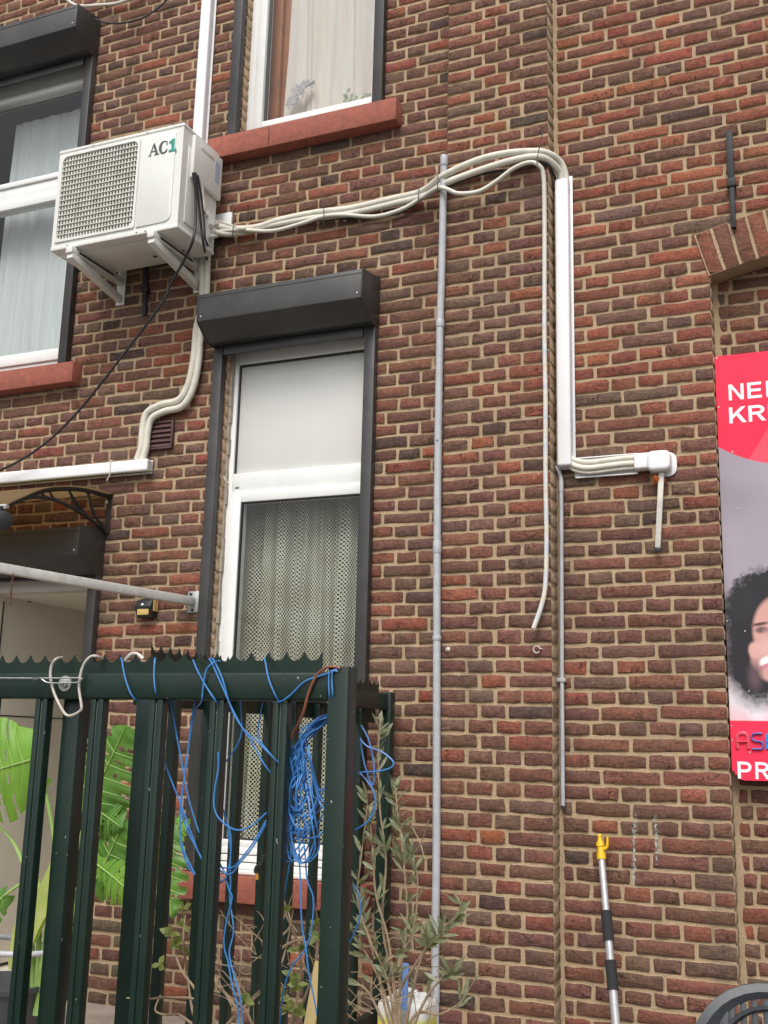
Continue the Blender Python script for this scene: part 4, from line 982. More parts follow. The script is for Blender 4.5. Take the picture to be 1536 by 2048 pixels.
# ------------------------------------------------------------------ canopy, spotlight, lamp, clothes arm at the left
can = thing('door_canopy', (-3.345, WL, 2.53), 'small canopy of tan sheet on a black scrolled bracket over the doorway', 'canopy')
BX = -3.345
def cpt(px, py):
    "point in the bracket's upright plane x = BX"
    r_ = ray(px, py); k = BX/r_.x; return CAM+r_*k
arc = [cpt(*p) for p in ((8, 1012), (20, 1006), (40, 997), (70, 984), (100, 977), (140, 975), (175, 979), (205, 987), (222, 991))]
TANS = simple('tan_canopy_sheet', (.50, .37, .21), .5, var=.1, scale=10)
def tan_mat():
    b = NB('tan_polycarbonate'); c = b.mix(b.ramp(b.noise(8, 4, .6, b.pos()), .3, .7), (.52, .40, .24), (.62, .50, .32))
    p = b.n('BsdfPrincipled'); b.link(c, p.inputs['Base Color']); p.inputs['Roughness'].default_value = .4
    t_ = b.n('BsdfTranslucent'); b.link(c, t_.inputs[0]); mx = b.n('MixShader'); mx.inputs[0].default_value = .55; b.link(p.outputs[0], mx.inputs[1]); b.link(t_.outputs[0], mx.inputs[2]); tp = b.n('BsdfTransparent'); tp.inputs[0].default_value = (.62, .52, .38, 1); m2 = b.n('MixShader'); m2.inputs[0].default_value = .6; b.link(mx.outputs[0], m2.inputs[1]); b.link(tp.outputs[0], m2.inputs[2]); b.link(m2.outputs[0], b.out.inputs[0]); return b.m
sh = catmull(arc, 3); V = []
for p in sh: V += [(p.x+.02, p.y, p.z+.004), (-4.45, p.y, p.z+.004), (p.x+.02, p.y, p.z+.008), (-4.45, p.y, p.z+.008)]
n_ = len(sh); MB().add(V, [f for i in range(n_-1) for f in ((i*4, i*4+1, i*4+5, i*4+4), (i*4+2, i*4+6, i*4+7, i*4+3), (i*4, i*4+4, i*4+6, i*4+2))]).build('sheet', tan_mat(), can, smooth=True)
for bx in (BX, -4.35):
    off = Vector((bx-BX, 0, 0)); m = MB()
    m.tube([p+off-Vector((0, 0, .006)) for p in arc], .011, 8, 4); 
    low = [cpt(*p)+off for p in ((45, 998), (70, 994), (100, 997), (130, 1008), (160, 1025), (185, 1042), (205, 1056), (212, 1066))]
    m.tube(low, .009, 8, 4)
    m.bar(cpt(222, 989)+off, cpt(214, 1068)+off, .03, .016, Vector((0, 1, 0)))
    for q in (((138, 980), (150, 1008), (168, 1028)), ((136, 978), (158, 1012), (185, 1042)), ((178, 982), (182, 1015), (198, 1046)), ((174, 982), (190, 1030), (207, 1052)), ((98, 980), (106, 995), (116, 1000)), ((82, 985), (90, 993), (100, 996))):
        m.tube([cpt(*p)+off for p in q], .0055, 6, 4)
    m.build('bracket', BLACKP, can, smooth=True)
p = cpt(209, 1005); MB().lathe([(.008, 0), (.008, .004), (.004, .006)], p+Vector((.012, 0, 0)), (1, 0, 0), 12).build('bolt', SCREW, can)
MB().box(-4.5, BX+.02, arc[0].y-.012, arc[0].y+.012, arc[0].z-.012, arc[0].z+.006).build('front_gutter', simple('aluminium_edge', (.5, .5, .5), .4, .6), can, bevel=.003)
sp_ = thing('spotlight', cpt(0, 1030), 'black spotlight clamped to the front edge of the canopy at the left edge', 'spotlight')
c = cpt(1, 1042); MB().lathe([(.02, -.05), (.042, -.045), (.046, .02), (.04, .05), (.03, .055)], c, (.8, -.5, -.1), 18).build('head', BLACKP, sp_, smooth=True)
MB().bar(cpt(-2, 1012), cpt(0, 1032), .045, .03).build('clamp', BLACKP, sp_, bevel=.004); MB().lathe([(.008, 0), (.008, .03)], cpt(2, 1016), (1, -.3, 0), 10).build('clamp_screw', SCREW, sp_)
sl_ = thing('solar_wall_light', (-3.05, WL, 2.12), 'small black solar wall light with yellow lamp panel under the aluminium arm', 'wall light')
a, b_ = at(274, 1196, -.10), at(303, 1234, -.10)
MB().prism([(-.054, a.z+.005), (-.10, a.z-.012), (-.118, b_.z+.05), (-.095, b_.z), (-.054, b_.z)], 'x', a.x, b_.x).build('body', BLACKP, sl_, bevel=.004)
MB().box(a.x+.014, b_.x-.012, -.112, -.104, b_.z+.010, b_.z+.048, ).build('lamp_panel', simple('yellow_led_panel', (.60, .42, .14), .4, var=.1, scale=200), sl_, bevel=.002)
MB().lathe([(.007, 0), (.006, .006), (.002, .009)], ((a.x+b_.x)/2, -.112, a.z-.035), (0, -1, .3), 12).build('sensor', WHITE, sl_, smooth=True)
MB().box(b_.x, b_.x+.004, -.092, -.06, b_.z+.03, a.z-.01).build('side_lamp', simple('yellow_led_panel', (.6, .42, .14)), sl_)
arm = thing('clothes_arm', at(387, 1203, WL), 'grey aluminium clothes line arm sticking out of the wall on a square plate', 'arm')
pa = at(386, 1203, WL-.01); r_ = ray(0, 1136); zA = pa.z
k = (zA+.008-CAM.z)/r_.z; pb = CAM+r_*k; far = pa+(pb-pa)*1.35
MB().bar(pa+Vector((0, -.01, 0)), far, .032, .038).build('tube', ALU, arm, bevel=.003)
j = pa.lerp(pb, .30); MB().bar(pa+Vector((0, -.012, 0)), j, .024, .026).build('foil_sleeve', GALV, arm)
MB().bar(pa+(pb-pa)*.01, pa+(pb-pa)*.19, .0345, .0405).build('tape_wrap', simple('silver_tape', (.62, .62, .60), .35, .5, var=.25, scale=60, bump=.6), arm, bevel=.004)
MB().box(pa.x-.03, pa.x+.03, WL-.012, WL-.005, pa.z-.052, pa.z+.048).build('wall_plate', GALV, arm, bevel=.003)
for dx, dz in ((-.012, .034), (.0, -.04)): MB().lathe([(.007, 0), (.006, .005)], (pa.x+dx, WL-.012, pa.z+dz), (0, -1, 0), 8).build('screw', BLACKM, arm)
ch = MB(); r2 = pa.lerp(pb, .955)
for i in range(16):
    c = r2+Vector((.0155, 0, -.012-i*.0085)); ax = (1, 0, 0) if i % 2 else (0, 1, 0)
    a_ = Vector(ax); ch.tube([c+a_*.0035*math.cos(q)+Vector((0, 0, .0062*math.sin(q))) for q in [kk*.785 for kk in range(9)]], .0013, 5, 1, cap=False)
tag(ch.build('chain', simple('rusty_chain', (.16, .07, .04), .7, .4, var=.3, scale=80), None, smooth=True), 'short rusty chain hanging from the aluminium arm at the left edge', 'chain')

# ------------------------------------------------------------------ green fence in front, gate panel behind
FY = -2.15
def scallop(x0, x1, zlow, zhigh, pitch):
    P_ = [(x0, zlow-.03)]; n_ = int(round((x1-x0)/pitch)); pit = (x1-x0)/n_
    top = []
    for i in range(n_):
        for k in range(8):
            u = k/8; top.append((x0+(i+u)*pit, zlow+(zhigh-zlow)*(abs(2*u-1))**2.6))
    top.append((x1, zhigh))
    return top, n_
def scallop_strip(p0, d, length, zlow, zhigh, pitch, th, nm, parent):
    "p0 start, d direction in plan"
    top, n_ = scallop(0, length, zlow, zhigh, pitch); nrm = Vector((-d.y, d.x, 0)); V = []; Fs = []
    for (s_, z) in top:
        q = p0+d*s_
        V += [(q.x, q.y, zlow-.06), (q.x, q.y, z), (q.x+nrm.x*th, q.y+nrm.y*th, zlow-.06), (q.x+nrm.x*th, q.y+nrm.y*th, z)]
    for i in range(len(top)-1):
        a = i*4; b2 = a+4; Fs += [(a, b2, b2+1, a+1), (a+2, a+3, b2+3, b2+2), (a+1, b2+1, b2+3, a+3)]
    return MB().add(V, Fs).build(nm, GREEN, parent)
fence = thing('fence_panel', (-1.6, FY, 0), 'dark green metal fence panel with scalloped top strip and square corner post in front', 'fence')
FX0, FXP = -2.95, -1.082
MB().box(FX0, FXP-.001, FY, FY+.035, 1.647, 1.711).build('top_rail', GREEN, fence, bevel=.007, seg=3)
MB().box(FX0, FXP-.001, FY+.002, FY+.033, .10, .16).build('bottom_rail', GREEN, fence, bevel=.004)
MB().box(FXP, FXP+.049, FY-.004, FY+.046, .004, 1.722).build('post', GREEN, fence, bevel=.003)
scallop_strip(Vector((FX0, FY+.024, 0)), Vector((1, 0, 0)), FXP-FX0-.03, 1.738, 1.757, .0455, .003, 'scalloped_strip', fence)
def fbar(x, w_, d_, y_, parent, z1=1.648):
    m = MB(); g_ = .006
    # channel profile with a shallow groove down the face
    prof = [(x, y_), (x+w_*.38, y_), (x+w_*.42, y_+g_), (x+w_*.58, y_+g_), (x+w_*.62, y_), (x+w_, y_), (x+w_, y_+d_), (x, y_+d_)]
    m.prism(prof, 'z', .16, z1); return m.build('bar', GREEN, parent, bevel=.0015)
for x in (-2.895, -2.728, -2.561, -2.394, -2.227, -2.06, -1.893, -1.724, -1.553, -1.386, -1.221): fbar(x, .036, .026, FY+.004, fence)
MB().box(-1.832, -1.782, FY+.036, FY+.078, .42, 1.69).build('brace_post', GREEN, fence, bevel=.003)
bolt = thing('eye_bolt', at(130, 1365, FY), 'galvanised bolt with washer on the fence rail where the wire line ends', 'bolt')
c = at(131, 1367, FY); MB().lathe([(.019, 0), (.019, .003)], c, (0, -1, 0), 20).build('washer', GALV, bolt); MB().lathe([(.0125, .003), (.0125, .011)], c, (0, -1, 0), 6).build('nut', GALV, bolt, bevel=.001); MB().lathe([(.0055, .010), (.0055, .018), (.004, .0185)], c, (0, -1, 0), 12).build('thread', GALV, bolt)
wl = thing('wire_line', at(0, 1360, FY-.03), 'taut steel wire line with crimp ending at the fence bolt', 'wire')
MB().tube([at(-150, 1355, FY-.025), at(70, 1356.5, FY-.022), at(158, 1356, FY-.02), at(160, 1362, FY-.02), at(152, 1365, FY-.02), at(100, 1366, FY-.02), at(84, 1358.5, FY-.022)], .0019, 6, 3).build('wire', GALV, wl, smooth=True)
MB().bar(at(66, 1357, FY-.022), at(79, 1357.5, FY-.022), .007, .007).build('crimp', simple('lead_crimp', (.12, .12, .12), .5, .4), wl, bevel=.001)
hg = [(124, 1315), (112, 1318), (103, 1332), (101, 1355), (108, 1385), (122, 1415), (133, 1430), (146, 1430), (160, 1422), (163, 1412), (158, 1375), (162, 1345), (170, 1325), (182, 1313), (195, 1313), (207, 1320)]
hh = [(px, py, FY+.03 if i in (0, len(hg)-1) else FY-.012) for i, (px, py) in enumerate(hg)]
cable('bent_wire', hh, .0034, STEELW, 'bent rusty white wire hook hung over the fence rail', 'hook', FY)
cable('bent_wire', [(250, 1322, FY+.03), (258, 1312, FY+.03), (266, 1307, FY+.032), (276, 1309, FY+.032), (286, 1318, FY+.034)], .0045, STEELW, 'small white wire loop sticking up behind the fence strip', 'hook', FY)

gate = thing('gate_panel', (-1.80, -.15, .41), 'second dark green scalloped fence panel running from behind the front fence to the house wall', 'fence')
GXc, GY0, GY1 = -1.80, -1.77, -.13
MB().box(GXc-.02, GXc+.015, GY0, GY1-.04, 1.700, 1.765).build('top_rail', GREEN, gate, bevel=.004)
MB().box(GXc-.075, GXc-.045, GY0, GY1-.02, 1.648, 1.745).build('inner_rail', GREEN, gate, bevel=.004)
MB().box(GXc-.02, GXc+.015, GY0, GY1-.04, .50, .56).build('bottom_rail', GREEN, gate, bevel=.004)
MB().box(GXc-.022, GXc+.028, GY1-.04, GY1+.01, .41, 1.772).build('post', GREEN, gate, bevel=.003)
MB().box(GXc-.025, GXc+.025, GY0-.052, GY0-.001, .41, 1.70).build('post', GREEN, gate, bevel=.003)
scallop_strip(Vector((GXc-.008, GY0-.02, 0)), Vector((0, 1, 0)), GY1-.06-GY0, 1.795, 1.815, .0455, .003, 'scalloped_strip', gate)
yb = GY0+.13
while yb < GY1-.09:
    MB().box(GXc-.045, GXc-.02, yb, yb+.035, .41, 1.70).build('bar', GREEN, gate, bevel=.003); yb += .185

# ------------------------------------------------------------------ blue wires on the fence
def Wp(lst, Y): return [(360+.3255*p[0], 1250+.3255*p[1], p[2] if len(p) > 2 else Y) for p in lst]
def Wq(lst, Y): return [(300+.2734*p[0], 1628+.2734*p[1], p[2] if len(p) > 2 else Y) for p in lst]
Fr, Bk = FY-.008, FY+.06
gb = 'blue wires hung on the fence'
BW = [
 (Wp([(75, 222, FY+.028), (82, 218, FY+.01), (100, 265, Fr), (150, 360, Fr), (215, 460, Fr), (250, 500, FY+.03), (275, 540, Bk)], Fr), 'blue wire crossing the rail below the rear scallops'),
 (Wp([(275, 226, FY+.03), (230, 222, FY+.02), (205, 232, FY-.004), (160, 280, Fr), (140, 400, Fr), (132, 470, FY), (95, 520, Bk), (75, 600, Bk), (60, 700, Bk), (30, 900, Bk), (10, 1130, Bk), (40, 1250, Bk), (90, 1350, Bk), (140, 1450, Bk)], Fr), 'blue wire bowing left over the rail and down behind the bars'),
 (Wp([(178, 222, FY+.028), (185, 213, FY+.01), (235, 320, Fr), (300, 470, Fr), (370, 610, Fr), (430, 700, Fr), (520, 860, Fr), (600, 950, FY+.03), (640, 970, Bk)], Fr), 'lower of two blue wires slanting down to the tangle'),
 (Wp([(195, 222, FY+.028), (203, 210, FY+.01), (260, 330, Fr), (310, 500, Fr), (390, 640, Fr), (480, 720, Fr), (570, 810, Fr), (650, 890, FY+.03)], Fr), 'upper of two blue wires slanting down to the tangle'),
 (Wp([(515, 222, FY+.028), (521, 212, FY+.01), (545, 330, Fr), (590, 440, Fr), (640, 510, FY+.03)], Fr), 'single blue wire over the middle of the rail'),
 (Wp([(968, 268, FY-.006), (900, 300, Fr), (770, 345, Fr), (690, 420, Fr), (630, 465, Fr), (570, 475, FY+.02)], Fr), 'blue wire running left from the corner post'),
 (Wp([(965, 280, FY-.006), (925, 285, Fr), (914, 330, Fr), (917, 430, Fr), (930, 500, FY+.02), (945, 545, Bk)], Fr), 'left strand of the blue loop beside the corner post'),
 (Wp([(970, 285, FY-.006), (940, 284, Fr), (933, 330, Fr), (938, 430, Fr), (948, 520, FY+.03)], Fr), 'right strand of the blue loop beside the corner post'),
 (Wp([(370, 470), (380, 640), (350, 740), (260, 870), (220, 930), (240, 1060), (280, 1180), (300, 1300), (310, 1420), (290, 1536)], Bk), 'blue wire wandering down left of the lace curtain'),
 (Wp([(510, 470), (485, 600), (482, 690), (560, 800), (640, 880)], Bk), 'short blue wire curving behind the middle bars'),
 (Wp([(235, 780), (235, 880), (215, 1000), (210, 1120), (250, 1200), (340, 1258), (430, 1240), (530, 1155)], FY-.006), 'blue wire slack loop across the bars'),
 (Wp([(530, 1220), (450, 1360), (370, 1460), (310, 1530), (240, 1500), (195, 1400)], FY+.045), 'blue wire V-shaped loop above the red sill'),
 (Wp([(530, 1200), (455, 1330), (380, 1430), (320, 1490), (230, 1470), (190, 1330)], FY+.05), 'second blue wire V-shaped loop above the red sill'),
 (Wp([(1112, 615), (1160, 710), (1190, 850), (1190, 960), (1175, 980), (1140, 880), (1115, 760), (1108, 690)], FY+.10), 'blue wire narrow loop right of the corner post'),
 (Wp([(1108, 700), (1150, 745), (1240, 780), (1310, 840), (1290, 880), (1200, 900), (1098, 905)], FY+.09), 'blue wire wide loop right of the corner post'),
 (Wp([(1100, 905), (1150, 960), (1195, 1040), (1195, 1130), (1150, 1210), (1075, 1260)], FY+.10), 'blue wire hanging bow right of the corner post'),
 (Wq([(1490, 515), (1530, 600), (1536, 740), (1500, 860), (1460, 940)], FY+.10), 'low blue wire bow right of the corner post'),
 (Wq([(220, 0), (225, 180), (260, 300), (330, 440)], FY+.05), 'blue wire behind the bars by the monstera leaf'),
 (Wq([(555, 480), (580, 560), (600, 620), (560, 780), (540, 950), (575, 1100), (600, 1250), (640, 1400), (645, 1560)], FY+.055), 'left of two blue wires twisting down to the ground'),
 (Wq([(540, 0), (590, 160), (585, 400), (590, 500), (585, 640), (612, 850), (580, 1020), (620, 1200), (665, 1370), (675, 1560)], FY+.06), 'right of two blue wires twisting down to the ground'),
 (Wq([(1040, 0), (1030, 300), (980, 600), (950, 1000), (900, 1300), (865, 1560)], FY+.055), 'straight blue wire falling left of the corner post'),
 (Wq([(1080, 0), (1100, 500), (1110, 800), (1140, 980), (1160, 1150), (1200, 1350), (1235, 1540)], FY+.05), 'blue wire falling close to the corner post'),
 (Wq([(1100, 100), (1130, 250), (1150, 480), (1195, 620), (1180, 850), (1130, 1000), (1040, 1110), (980, 1280), (945, 1560)], FY+.06), 'blue wire kinked over the pale lath'),
 (Wq([(440, 190), (520, 380), (560, 460), (480, 520), (430, 510)], FY+.05), 'small blue wire hook near the white tie'),
]
for lst, lab in BW: cable('blue_wire', lst, .0019, BLUE, 'fence: '+lab if False else lab, 'wire', group=gb, seg=6)
for lst, lab in (([(241, 1321, FY+.028), (243, 1318, FY), (250, 1355, Fr), (262, 1388, Fr), (275, 1401, FY+.01), (292, 1404, Bk)], 'blue wire over the rail right of the white wire loop'),
   ([(313, 1320, FY+.028), (310, 1318, FY), (308, 1350, Fr), (311, 1382, Fr), (318, 1398, FY+.02)], 'short upright blue wire over the rail between white loop and rear scallops'),
   ([(340, 1400, FY+.05), (349, 1447, Bk), (364, 1528, Bk), (378, 1600, Bk), (398, 1665, Bk)], 'long blue wire slanting right behind the left bars'),
   ([(390, 1400, FY+.05), (381, 1456, Bk), (373, 1528, Bk), (362, 1600, Bk), (361, 1680, Bk), (374, 1728, Bk), (390, 1750, Bk)], 'long blue wire slanting left behind the left bars'),
   ([(313, 1473, FY+.05), (330, 1528, Bk), (360, 1605, Bk), (394, 1698, Bk)], 'lower blue wire slanting right past the monstera')):
    cable('blue_wire', lst, .0019, BLUE, lab, 'wire', group=gb, seg=6)
rnd = random.Random(21)
tang = thing('wire_tangle', at(600, 1450, Bk), 'thick tangle of blue wire hanging left of the corner post', 'wire')
for i in range(24):
    J = lambda s_: rnd.uniform(-s_, s_)
    lowz = rnd.choice([1000, 1120, 1180, 1260, 1300, 1390, 1440])
    c0 = 700+J(70); wd = rnd.uniform(40, 140)
    lst = [(950, 545+J(22)), (855+J(25), 595+J(28)), (775+J(40), 690+J(40)), (c0+20+J(30), 830+J(50)), (c0-wd*.5+J(15), 960+J(50)), (c0-wd*.7, (1000+lowz)/2+J(30)), (c0-wd*.2, lowz-10), (c0+wd*.6, lowz+J(20)), (c0+wd+20, lowz-90+J(30)), (c0+wd*.9, (900+lowz)/2), (c0+wd*.5+J(20), 850+J(40)), (c0+wd*.3+J(20), 760+J(30))]
    if i % 4 == 0: lst = lst[:9]
    MB().tube(pl3([(360+.3255*a, 1250+.3255*b_, FY+.055+J(.022)) for a, b_ in lst]), .0018, 6, 6).build('strand', BLUE, tang, smooth=True)
for (a, b_, r_) in ((735, 1095, 26),):
    MB().tube(pl3([(360+.3255*(a+r_*math.cos(q)), 1250+.3255*(b_+r_*math.sin(q)), FY+.05) for q in [kk*.6 for kk in range(10)]]), .0021, 6, 3).build('strand', BLUE, tang, smooth=True)
cable('brown_wire', Wp([(985, 268, FY-.006), (960, 258, FY-.006), (900, 262, Fr), (840, 310, Fr), (790, 420, Fr), (750, 560, FY), (680, 700, FY+.03), (630, 830, FY+.035), (608, 930, FY+.035), (612, 1010, FY+.04), (625, 1130, FY+.05)], Fr), .0032, BROWNW, 'brown wire looping from the corner post down into the blue tangle', 'wire', seg=6)
cable('white_tie', Wq([(520, 460), (480, 500), (430, 580), (415, 600), (470, 540), (525, 470)], FY+.05), .003, WHITE, 'thin white tie string knotted to the blue wires', 'string', seg=6)
bo = Wq([(830, 300), (815, 370), (785, 390), (775, 430)], FY+.12); cable('black_twig_cable', bo, .006, RUBBER, 'short black cable end with orange tip behind the bars', 'cable', seg=7)
tag(MB().tube(pl3(Wq([(780, 430), (784, 480)], FY+.12)), .004, 8, 1).build('orange_tip', simple('orange_tip', (.6, .25, .03), .5), None, smooth=True), 'small orange tip of the black cable end behind the bars', 'cable tip')

# ------------------------------------------------------------------ plants behind the fence
def mleaf(px0, px1, Y, wr, mat, parent, slit=4, droop=.15, seed=0, curl=.2, yaw=0.):
    rn = random.Random(seed); a, b_ = at(*px0, Y), at(*px1, Y); ax = b_-a; L = ax.length; d = ax.normalized(); side = Vector((d.z, 0, -d.x)).normalized() if abs(d.y) < .9 else Vector((1, 0, 0)); nrm = Vector((0, -1, 0))
    W = L*wr; V, Fs = [], []; NT, NS = 44, 9
    prof = lambda t_: (math.sin(math.pi*min(1, t_*.93+.07))**.62)*(1-.25*t_)
    idx = {}
    for sd in (-1, 1):
        slits = [(.2+.68*(i+.5)/slit+rn.uniform(-.02, .02), rn.uniform(.42, .62)) for i in range(slit)]; holes = [(.22+.6*(i+.5)/(slit)+.03, rn.uniform(.2, .3), rn.random() < .6) for i in range(slit)]
        for i in range(NT+1):
            t_ = i/NT
            for j in range(NS+1):
                s_ = j/NS
                p = a+d*(L*t_)+side*sd*W*.5*prof(t_)*s_+d*(L*.16*s_*(1-t_)*(1 if t_ > .12 else -1.2+t_*18)*.8)
                yy = curl*W*(s_**2)*.5-droop*L*(t_**2)+.006*math.sin(t_*46)*s_
                p = p+nrm*(-yy)+Vector((0, yaw*(p.x-a.x), 0))
                idx[sd, i, j] = len(V); V.append(p)
        for i in range(NT):
            tm = (i+.5)/NT
            for j in range(NS):
                sm = (j+.5)/NS; cut = False
                for (ts, dep) in slits:
                    if sm > dep and abs(tm-ts) < .016+.045*(sm-dep): cut = True
                for (ts, sh_, on) in holes:
                    if on and abs(tm-ts) < .016 and abs(sm-sh_) < .08: cut = True
                if not cut: Fs.append((idx[sd, i, j], idx[sd, i+1, j], idx[sd, i+1, j+1], idx[sd, i, j+1]))
    o_ = MB().add(V, Fs).build('leaf', mat, parent, smooth=True)
    m = MB(); m.tube([a+nrm*.002, a+d*L*.5+nrm*(.003+droop*L*.25), a+d*L*.97+nrm*(droop*L*.94+.002)], (.004, .0012), 6, 4)
    for sd in (-1, 1):
        for i in range(slit+1):
            t0 = .1+.75*i/(slit+1); P_ = []
            for q in (0, .35, .7, .93):
                t_ = min(1, t0+.06*q)
                p = a+d*(L*t_)+side*sd*W*.5*prof(t_)*q+d*(L*.16*q*(1-t_)*.8); yy = curl*W*q*q*.5-droop*L*t_**2
                P_.append(p+nrm*(-yy+.0015)+Vector((0, yaw*(p.x-a.x), 0)))
            m.tube(P_, (.0018, .0006), 5, 2)
    m.build('vein', PGRV, o_, smooth=True)
PGRV = leaf_mat('leaf_vein', (.30, .48, .12), (.38, .55, .18), .2, 20)
mon = thing('monstera_plant', at(60, 2040, -.75), 'monstera with big slit bright green leaves behind the fence on the terrace', 'plant')
MY = -.80
mleaf((62, 1520), (-75, 1560), MY-.1, 1.35, MONST2, mon, 4, .05, 1)
mleaf((170, 1620), (262, 1455), MY, 1.05, MONST, mon, 4, .1, 2); mleaf((165, 1600), (252, 1655), MY+.02, .9, MONST, mon, 3, .1, 3)
mleaf((215, 1680), (205, 1560), MY+.06, .9, MONST, mon, 3, .1, 12)
mleaf((186, 1770), (262, 1640), MY+.05, .95, MONST, mon, 3, .15, 4); mleaf((190, 1725), (280, 1790), MY+.04, .95, MONST2, mon, 4, .15, 5)
mleaf((150, 1780), (110, 1880), MY+.08, .9, MONST, mon, 3, .1, 6); mleaf((330, 1650), (352, 1835), MY+.1, .5, MONST, mon, 4, .1, 7); mleaf((365, 1640), (330, 1700), MY+.12, .8, MONST2, mon, 3, .1, 8)
mleaf((10, 1790), (-45, 1850), MY+.02, .8, MONST, mon, 3, .1, 9); mleaf((150, 1500), (172, 1590), MY+.1, .6, MONST, mon, 3, .1, 10)
def stem(lst, r, nm='stem', mat=None): MB().tube(pl3(lst), r, 8, 4).build(nm, mat or PGRV, mon, smooth=True)
for lst in ([(70, 2030, MY), (95, 1850, MY), (110, 1700, MY), (80, 1540, MY-.05), (62, 1520, MY-.1)], [(75, 2030, MY), (120, 1800, MY), (160, 1680, MY), (172, 1620, MY)], [(70, 2030, MY), (110, 1830, MY), (150, 1780, MY+.04), (190, 1760, MY+.05)], [(66, 2030, MY), (60, 1800, MY), (30, 1690, MY), (-20, 1640, MY)], [(70, 2030, MY), (80, 1780, MY), (50, 1765, MY), (10, 1790, MY)], [(80, 2030, MY), (160, 1790, MY+.05), (240, 1730, MY+.08), (330, 1660, MY+.1)]): stem(lst, (.011, .005))
def canna(lst, w_, seed):
    pts = catmull(pl3(lst), 6); V = []; n2 = len(pts)
    for i, p in enumerate(pts):
        t_ = i/(n2-1); ww = w_*math.sin(math.pi*min(1, .12+.88*t_))**.8
        for s_ in (-1, 0, 1): V.append(p+Vector((ww*.5*s_, -.012*abs(s_)+.0, 0)))
    MB().add(V, [(i*3+j, i*3+j+1, i*3+j+4, i*3+j+3) for i in range(n2-1) for j in (0, 1)]).build('spear_leaf', CANNA, mon, smooth=True)
canna([(45, 1925, MY-.05), (62, 1860, MY-.05), (105, 1770, MY-.06), (135, 1690, MY-.06), (152, 1632, MY-.07)], .095, 1); canna([(60, 1900, MY-.04), (110, 1780, MY-.04), (128, 1700, MY-.03), (128, 1640, MY-.03)], .06, 2); canna([(30, 1940, MY), (48, 1860, MY), (62, 1780, MY)], .085, 3)
pot = thing('plant_pot', (at(10, 2040, -.8).x, -.8, .41), 'dark grey round pot under the monstera with a grey tube ring', 'pot')
pc = at(2, 1962, -.80); MB().lathe([(.15, .412-pc.z), (.185, -.02), (.195, -.018), (.195, .0), (.185, .002), (.18, -.02), (.02, -.03)], pc, (0, 0, 1), 28).build('bowl', simple('dark_grey_pot', (.05, .052, .058), .45, var=.1), pot, smooth=True)
rc = at(2, 1890, -.80)
for (a0_, a1_, zz) in ((0, 6.3, 0.),): MB().tube([rc+Vector((.265*math.cos(q), .16*math.sin(q), zz)) for q in [a0_+(a1_-a0_)*i/24 for i in range(25)]], .011, 10, 2).build('tube_ring', GREYP, pot, smooth=True)
for q in (1.2, 2.2): MB().tube([rc+Vector((.265*math.cos(q), .16*math.sin(q), 0)), Vector((rc.x+.255*math.cos(q), rc.y+.15*math.sin(q), .412))], .009, 8, 1).build('ring_leg', GREYP, pot, smooth=True)

# olive shrub to the right of the corner post
def twig(m, pts, r): m.tube(pts, r, 5, 3)
def leafblade(V, Fs, base, d, L, wd, rn):
    d = d.normalized(); up_ = Vector((rn.uniform(-1, 1), rn.uniform(-1, -.2), rn.uniform(-.3, .8))); sd = d.cross(up_)
    if sd.length < .05: sd = d.orthogonal()
    sd.normalize(); n_ = sd.cross(d); o_ = len(V)
    for t_, w_ in ((0, .12), (.25, .8), (.55, 1), (.82, .6), (1, .04)):
        c = base+d*L*t_+n_*(-.10*L*t_*t_)
        V += [c-sd*wd*.5*w_+n_*.12*wd*w_, c, c+sd*wd*.5*w_+n_*.12*wd*w_]
    Fs += [(o_+i*3+j, o_+i*3+j+1, o_+i*3+j+4, o_+i*3+j+3) for i in range(4) for j in (0, 1)]
rn = random.Random(5)
OY = -.95
olv = thing('olive_shrub', at(790, 2120, OY), 'thin olive shrub with grey-green leaves and bare twigs between corner post and conduit', 'shrub')
main = [([(805, 2110), (790, 1980), (765, 1850), (772, 1720), (760, 1620), (757, 1500), (762, 1440)], 34, .35), ([(800, 2110), (800, 1950), (815, 1840), (805, 1700), (795, 1620), (790, 1570)], 62, .3), ([(802, 2110), (795, 2000), (830, 1930), (865, 1880), (905, 1845), (925, 1800)], 30, .45), ([(798, 2110), (775, 1960), (740, 1880), (715, 1800), (722, 1720), (735, 1610)], 40, .2),
        ([(803, 2110), (770, 1990), (745, 1930), (722, 1890), (700, 1850)], 10, .3), ([(805, 2110), (845, 2010), (880, 1960), (900, 1950), (905, 1940)], 12, .3), ([(800, 2110), (830, 2030), (880, 2028), (920, 2005), (940, 1975)], 6, .6), ([(798, 2110), (760, 1950), (820, 1880), (835, 1760), (812, 1690)], 26, .3), ([(795, 2110), (740, 1990), (705, 1965), (690, 1960)], 6, .4), ([(797, 2110), (780, 1900), (752, 1790), (745, 1690), (733, 1590)], 26, .35), ([(800, 2110), (830, 1960), (850, 1900), (880, 1870), (888, 1840)], 18, .4), ([(850, 1720), (838, 1680), (820, 1650)], 2, .2), ([(815, 1720), (840, 1690), (858, 1640)], 0, .2)]
V, Fs = [], []; m = MB()
